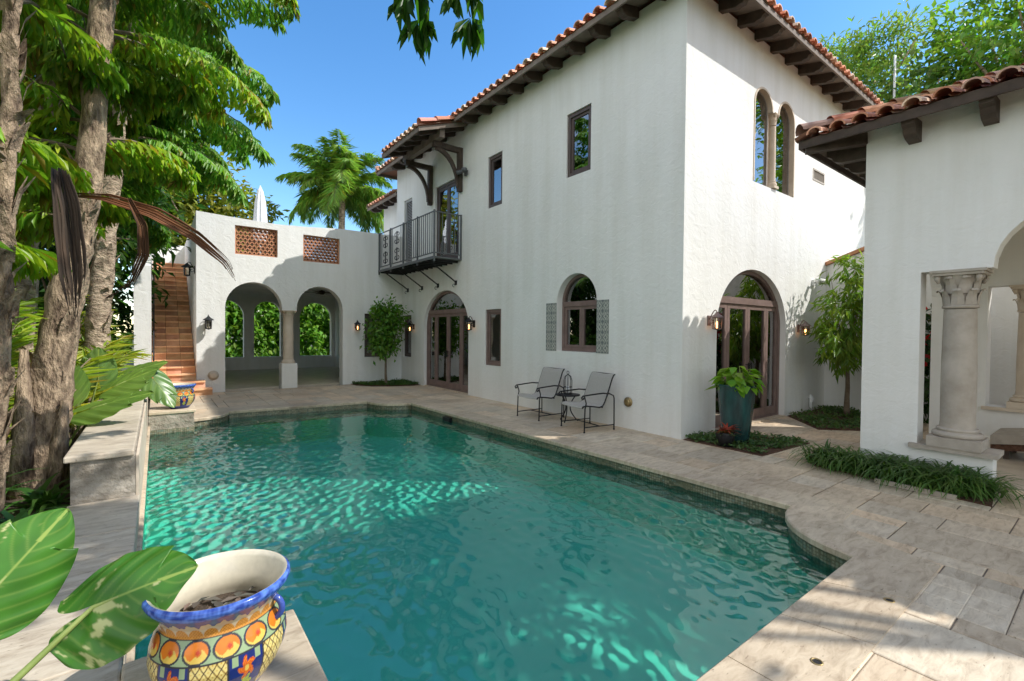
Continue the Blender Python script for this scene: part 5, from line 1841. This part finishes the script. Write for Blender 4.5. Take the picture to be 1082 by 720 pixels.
dead_leaf('folded dead brown leaf hanging beside the thick palm trunk', [(-.50, 4.2, 2.75), (-.46, 4.12, 2.5), (-.435, 4.1, 2.2), (-.42, 4.09, 1.98), (-.42, 4.09, 1.74)], .135, .06, col=(.07, .045, .032))
dead_leaf('curled dry frond hanging between the trunks above the yellow green palm', [(-.20, 5.3, 2.85), (-.10, 5.2, 2.6), (-.09, 5.2, 2.35), (-.18, 5.25, 2.1), (-.36, 5.3, 1.95)], .075, .03, col=(.16, .07, .03))
# hanging palm frond reaching in over the pool from a palm left of the camera
palm('overhanging_palm', 'palm whose drooping frond tip hangs into the sky above the pool', [(-1.5, .6, .0), (-1.45, .65, 3.0), (-1.3, .8, 5.2)], [.16, .14, .10],
     [((-1.3, .8, 5.1), .78, .25, 4.75, 1.0), ((-1.3, .8, 5.1), .69, .26, 4.95, .95), ((-1.3, .8, 5.1), 2.6, .6, 2.4, 1.6), ((-1.3, .8, 5.1), 4.0, .6, 2.4, 1.6), ((-1.3, .8, 5.1), 5.2, .8, 2.0, 1.4)], 'fishtail', (.05, .14, .02), .0, 'bark', pin=15, pl=.55, ll=.30, lw=.055)

# elephant ears
def ears(label, base, specs, group='elephant ear plants'):
    t = thing('elephant_ear', label, 'plant', base, 0, group)
    for s in specs:
        big_leaf(t, *s[:4], s[4], blotch=s[5] if len(s) > 5 else 0, stalk_from=s[6] if len(s) > 6 else base, droop=s[7] if len(s) > 7 else .1)
    return t
EG = (.06, .20, .025); EL = (.14, .24, .045)
ears('variegated elephant ear with two large dark leaves in the foreground by the pot', (-.75, 2.05, .15),
     [((-.195, 2.322, .66), (.10, 2.14, .81), (.12, -1.6, 1.75), .40, EG, .55, (-.66, 1.95, .30)),
      ((-.50, 2.47, .72), (-.285, 2.53, .985), (.45, -1.6, .9), .36, EG, .35, (-.74, 2.2, .25))])
ears('sunlit elephant ear with a broad leaf overhanging the high planter wall', (-.88, 6.95, .18),
     [((-.58, 6.95, .82), (-.06, 6.75, 1.02), (-.1, -.7, 1.2), .40, EL, .1), ((-.82, 7.2, .95), (-.86, 7.0, 1.36), (.25, -1.4, .5), .48, EL, 0), ((-.9, 6.8, .8), (-1.0, 6.6, .5), (.4, -1.2, .6), .36, EL, .2)])
ears('elephant ear with pale leaves behind the high planter wall', (-.78, 8.3, .18),
     [((-.44, 8.1, .95), (-.0, 8.0, 1.2), (-.1, -.8, 1.1), .45, EL, 0), ((-.62, 8.2, 1.05), (-.60, 8.05, 1.45), (.2, -1.2, .5), .42, (.16, .27, .08), 0)])
ears('elephant ear with a leaf drooping over the wall beside the distant pot', (-.78, 9.3, .18),
     [((-.05, 9.25, .93), (.22, 9.0, .50), (.2, -1.2, .8), .42, (.12, .22, .06), .1), ((-.3, 9.3, 1.05), (.12, 9.2, 1.22), (-.1, -.8, 1.2), .40, EL, 0)])
# dark undergrowth, each a plant of its own
for (x, y, n_, ln_, c_, l_) in ((-.95, 4.55, 46, .55, (.09, .24, .05), 'green strappy plant at the left edge above the big leaf'), (-.82, 5.0, 40, .42, (.07, .19, .045), 'green strappy plant at the foot of the low planter wall'), (-.8, 5.75, 40, .40, (.08, .20, .04), 'green strappy plant beside the step in the planter wall'), (-1.25, 5.7, 50, .6, (.08, .22, .05), 'green strappy plant in front of the thick trunk'), (-1.0, 3.6, 46, .55, (.07, .20, .05), 'green strappy plant behind the foreground leaf')):
    t = thing('strappy_plant', l_, 'plant', (x, y, .12), 0, 'strappy plants in the left bed')
    blade_clump(t, 'leaves', (x, y, .12), n_, ln_, .055, c_, .05, (.5, 1.4), 1.7)
tpot = thing('clay_pot', 'terracotta pot half hidden under the big leaf at the left edge', 'flower pot', (-.80, 2.62, .10))
m_ = MB(); m_.lathe([(0, .0), (.12, 0), (.17, .26), (.185, .27), (.185, .32), (.165, .32), (.16, .26), (0, .25)], (-.80, 2.62, .10), 28); m_.build('body', 'clay', tpot, recalc=False)

# ================================================================== TREES BEYOND
tree('broadleaf_tree', 'yellow green broadleaf tree rising behind the stair and arcade', 'tree', (1.6, 27.5, 0), 5.5, .28,
     [(.8, 27, 8.2, 2.8, 2.2, 2.2), (3.0, 27.5, 7.3, 1.9, 1.8, 1.5), (-.6, 27, 7.0, 2.4, 2, 2.4), (1.5, 27, 6.0, 2.6, 2, 1.6), (4.3, 28, 6.3, 1.2, 1.2, .9), (.2, 27, 9.9, 1.6, 1.6, 1.0)], 11000, .38, .19, (.24, .29, .05), droop=.3, clump=20, spread=.17, yellow=.03)
tree('broadleaf_tree', 'dark green tree filling the back of the left garden', 'tree', (-3.2, 17, 0), 4, .25,
     [(-3, 17, 6.5, 3, 2.4, 3), (-1.6, 17.5, 4.5, 1.8, 2, 2.2), (-4.5, 17, 4, 2.2, 2, 2.5), (-2.2, 17, 9, 2.0, 2, 1.6), (-2.5, 17, 2.0, 2.2, 1.5, 1.6)], 11000, .34, .15, (.045, .12, .02), droop=.5, clump=20, spread=.2)
tree('broadleaf_tree', 'dark leafy tree at the far left behind the palm trunks', 'tree', (-4.2, 11, 0), 3.5, .22,
     [(-4, 11, 5, 2.2, 2.2, 2.6), (-3.4, 10.5, 2.4, 1.6, 1.8, 1.8), (-4.6, 11, 7.5, 2, 2, 1.8), (-4.4, 9, 2.4, 1.6, 1.8, 2.0)], 9000, .30, .13, (.04, .11, .02), droop=.5, clump=20, spread=.2)
for (x, y, l) in ((-2.9, 5.3, 'dense low shrub deep in the left bed'), (-3.0, 7.2, 'dense shrub behind the areca palms'), (-2.4, 12.6, 'dense shrub at the back of the left bed near the stair'), (-3.6, 3.0, 'dense shrub off to the left of the foreground plants'), (-1.7, 14.2, 'dense tall shrub against the left end of the stair wall')):
    t = thing('shrub', l, 'shrub', (x, y, .1), 0, 'shrubs in the left garden')
    make_crown(t, [(x, y, 1.0, .9, 1.2, .9), (x-.3, y+.3, 1.9, .8, 1, .8)]+([(x, y, 2.9, 1.0, .9, 1.1), (x-.9, y, 2.0, .9, .9, 1.6)] if y > 13 else []), 3600, .22, .09, (.045, .12, .02), name='foliage')
# queen palm behind the arcade
qp = []
for i in range(44):
    qp.append(((8.05, 26, 9.3+RNG.uniform(-.2, .3)), RNG.uniform(0, 6.28), RNG.uniform(-.3, 1.45), RNG.uniform(2.7, 3.6), RNG.uniform(1.2, 2.0)))
palm('queen_palm', 'tall feathery queen palm against the sky behind the arcade', [(8.0, 26, 0), (8.0, 26, 5), (8.05, 26, 9.4)], [.22, .19, .15], qp, 'feather', (.24, .42, .09), .02, nl=110, ll=.95, lw=.042, hang=.75)
# hedge seen through the arcade
for i, l in enumerate(('glossy shrub seen through the left arcade arch', 'glossy shrub seen through the gap left of the middle pier', 'glossy shrub behind the middle of the arcade', 'glossy shrub seen through the right arcade arch', 'glossy shrub at the right end behind the arcade')):
    x = 2.2+i*1.5
    t = thing('shrub', l, 'shrub', (x, 27.0, 0), 0, 'shrubs behind the arcade')
    make_crown(t, [(x, 27.0, 1.2, .95, .8, 1.2), (x+.2, 27.2, 2.6, .9, .8, 1.1), (x-.3, 27.2, 3.9, .8, .7, .9)], 3600, .34, .17, (.17, .36, .05), name='foliage', droop=.6)
for (x, y, z, l) in ((5.6, 30, 6.6, 'small distant tree top just above the arcade parapet'), (11.5, 30, 6.0, 'distant round tree behind the queen palm')):
    tree('broadleaf_tree', l, 'tree', (x, y, 0), 4.5, .2, [(x, y, z, 1.1, 1.0, .9), (x-.6, y, z-.9, 1.3, 1, .8), (x+.5, y, z-1.4, 1.3, 1, 1)], 2600, .34, .16, (.07, .14, .03))
# trees right, beyond the house
tree('feathery_tree', 'airy light green tree beyond the house roof on the right', 'tree', (22, 7.6, 0), 7, .3,
     [(21.5, 7.6, 12.2, 1.9, 1.9, .7), (22.5, 6.6, 11.2, 1.9, 1.8, .6), (22.5, 8.6, 11.5, 2.0, 2.0, .6), (22.5, 6.0, 12.8, 1.6, 1.6, .55), (21.8, 7.2, 9.8, 1.8, 1.8, 1.0)], 8000, .30, .085, (.24, .38, .10), droop=.1, clump=26, spread=.20)
tree('broadleaf_tree', 'dense grey green tree in the middle behind the pavilion roof', 'tree', (21.5, 4.6, 0), 6, .3,
     [(21.5, 4.6, 9.6, 1.7, 1.7, 1.6), (21.8, 3.6, 8.6, 1.6, 1.6, 1.6), (21.0, 5.6, 8.2, 1.5, 1.5, 1.4)], 7000, .32, .15, (.16, .28, .09), droop=.4, clump=20, spread=.2)
bf = []
for i in range(34):
    bf.append(((19.5+RNG.normal()*.4, 3.0+RNG.normal()*.7, 6.0+RNG.uniform(-1, 2.2)), RNG.uniform(0, 6.28), RNG.uniform(.3, 1.3), RNG.uniform(1.8, 2.8), RNG.uniform(1.2, 2.0)))
palm('feather_palm', 'bright green feathery palm just above the pavilion roof', [(19.5, 3.0, 0), (19.5, 3, 6.6)], [.2, .15], bf, 'feather', (.24, .44, .06), .02, nl=60, ll=.6, lw=.045, hang=.5)
tree('broadleaf_tree', 'tall bright green tree at the top right corner behind the pavilion', 'tree', (21.5, 1.8, 0), 7, .3,
     [(21.5, 2.0, 10.8, 2.2, 2.0, 1.2), (22, 1.0, 9.0, 2.2, 2, 1.8), (21.5, 3.2, 12.2, 1.5, 1.4, .7), (22, .2, 11.5, 2, 1.8, 1.2)], 8000, .32, .13, (.19, .36, .06), droop=.4, clump=24, spread=.17)
pm = thing('flag_pole', 'thin white mast standing among the trees on the right', 'mast', (20.0, 5.0, 0))
m_ = MB(); m_.tube([(20, 5.0, 0), (20, 5.0, 11.2)], [.06, .035], 8); m_.build('pole', 'white_metal', pm)
t = thing('flowering_shrub', 'dark shrub with red flowers seen through the pavilion arch', 'shrub', (11.9, 2.35, 0))
make_crown(t, [(11.9, 2.4, .8, .35, .45, .7), (11.9, 2.4, 1.7, .3, .4, .6)], 1500, .18, .08, (.04, .10, .03), name='foliage')
make_crown(t, [(11.75, 2.35, 1.9, .25, .35, .35), (11.7, 2.3, 1.4, .2, .3, .3)], 130, .11, .09, (.55, .03, .03), name='flowers', clump=8)
# trees behind the camera and to the right: they cast the dappled shade over the near deck and pool
for (x, y, bl, l) in (
    (9.2, -5.2, [(6.6, -.9, 8.0, 1.2, 1.0, .8), (8.2, -1.0, 8.2, 1.6, 1.1, .8), (8.1, -2.4, 8.0, 1.0, .8, .7), (7.0, -2.3, 7.7, .5, .5, .45), (9.6, -1.0, 8.0, 1.1, 1.0, .7)], 'tall shade tree south of the pavilion'),
    (6.2, -5.4, [(6.4, -4.6, 7.4, 1.5, 1.5, .9), (5.2, -5.8, 6.6, 1.6, 1.5, 1.0), (4.25, -.05, 7.2, .9, .9, .6)], 'shade tree behind the near end of the pool'),
    (3.4, -7.0, [(3.2, -6.8, 6.4, 1.8, 1.6, 1.1), (4.4, -7.4, 5.6, 1.4, 1.4, 1)], 'round shade tree behind the camera')):
    tree('shade_tree', l, 'tree', (x, y, -.05), 5, .22, bl, 5200, .30, .14, (.06, .14, .025), droop=.4, clump=24, spread=.2, group='shade trees south of the pool')

# ================================================================== LIGHT, SKY, CAMERA
W = bpy.data.worlds.new('World'); SC.world = W; W.use_nodes = True
nt = W.node_tree; nt.nodes.clear()
wo = nt.nodes.new('ShaderNodeOutputWorld'); bg = nt.nodes.new('ShaderNodeBackground'); sk = nt.nodes.new('ShaderNodeTexSky')
sk.sky_type = 'NISHITA'; sk.sun_disc = False
to_sun = Vector((.71, -.625, 1.0)).normalized()
EL_ = math.asin(to_sun.z); AZ = math.atan2(to_sun.x, to_sun.y)
sk.sun_elevation = EL_; sk.sun_rotation = AZ
sk.altitude = 0; sk.air_density = 1.0; sk.dust_density = .3; sk.ozone_density = .8
bg.inputs['Strength'].default_value = .13
hs = nt.nodes.new('ShaderNodeHueSaturation'); hs.inputs['Saturation'].default_value = 1.32
L(nt, sk.outputs[0], hs.inputs['Color']); # bright broken cloud added behind and left of the camera to neutralise shaded walls (cloud shows in the window reflections)
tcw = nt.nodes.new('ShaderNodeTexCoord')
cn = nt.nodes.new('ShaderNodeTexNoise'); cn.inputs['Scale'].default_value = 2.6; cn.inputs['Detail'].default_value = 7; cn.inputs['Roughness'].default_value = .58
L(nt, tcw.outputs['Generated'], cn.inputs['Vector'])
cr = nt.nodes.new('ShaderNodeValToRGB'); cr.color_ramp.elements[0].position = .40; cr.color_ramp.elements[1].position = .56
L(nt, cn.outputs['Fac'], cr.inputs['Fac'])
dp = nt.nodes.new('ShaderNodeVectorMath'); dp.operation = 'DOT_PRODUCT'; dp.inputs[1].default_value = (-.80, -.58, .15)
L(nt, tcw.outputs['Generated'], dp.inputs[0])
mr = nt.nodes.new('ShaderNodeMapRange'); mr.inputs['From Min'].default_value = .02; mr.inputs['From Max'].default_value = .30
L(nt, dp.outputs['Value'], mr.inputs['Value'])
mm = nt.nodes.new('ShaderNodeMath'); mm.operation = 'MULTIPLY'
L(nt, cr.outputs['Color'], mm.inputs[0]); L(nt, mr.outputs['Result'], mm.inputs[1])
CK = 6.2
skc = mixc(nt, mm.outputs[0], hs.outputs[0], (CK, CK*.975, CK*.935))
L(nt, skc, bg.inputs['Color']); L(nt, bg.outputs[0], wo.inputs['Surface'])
sun = bpy.data.lights.new('sun', 'SUN'); sun.energy = 2.4; sun.angle = math.radians(.53); sun.color = (1.0, .97, .91)
so = bpy.data.objects.new('sun', sun); COL.objects.link(so)
so.rotation_euler = (-to_sun).to_track_quat('-Z', 'Y').to_euler()

f_, yaw, pit, rol = 495.0, math.radians(37.1556), math.radians(.98225), math.radians(.48716)
F_ = Vector((math.sin(yaw)*math.cos(pit), math.cos(yaw)*math.cos(pit), -math.sin(pit)))
r0 = Vector((math.cos(yaw), -math.sin(yaw), 0)); u0 = r0.cross(F_)
r_ = math.cos(rol)*r0+math.sin(rol)*u0; u_ = r_.cross(F_)
cam = bpy.data.cameras.new('camera'); cam.lens = f_/1082*36; cam.sensor_width = 36; cam.sensor_fit = 'HORIZONTAL'
cam.clip_start = .05; cam.clip_end = 600
co = bpy.data.objects.new('camera', cam); COL.objects.link(co)
m4 = Matrix.Identity(4)
for i in range(3): m4[i][0] = r_[i]; m4[i][1] = u_[i]; m4[i][2] = -F_[i]
m4[0][3], m4[1][3], m4[2][3] = 0, 0, 1.7
co.matrix_world = m4
SC.camera = co
vs = SC.view_settings
vs.view_transform = 'Standard'; vs.look = 'None'; vs.exposure = 1.08; vs.gamma = 1; vs.use_curve_mapping = False

SC.cycles.max_bounces = 10; SC.cycles.transparent_max_bounces = 24; SC.cycles.diffuse_bounces = 4; SC.cycles.glossy_bounces = 4
SC.cycles.caustics_reflective = False; SC.cycles.caustics_refractive = True
SC.cycles.use_denoising = True
for o in bpy.data.objects:
    if '_m' in o: del o['_m']
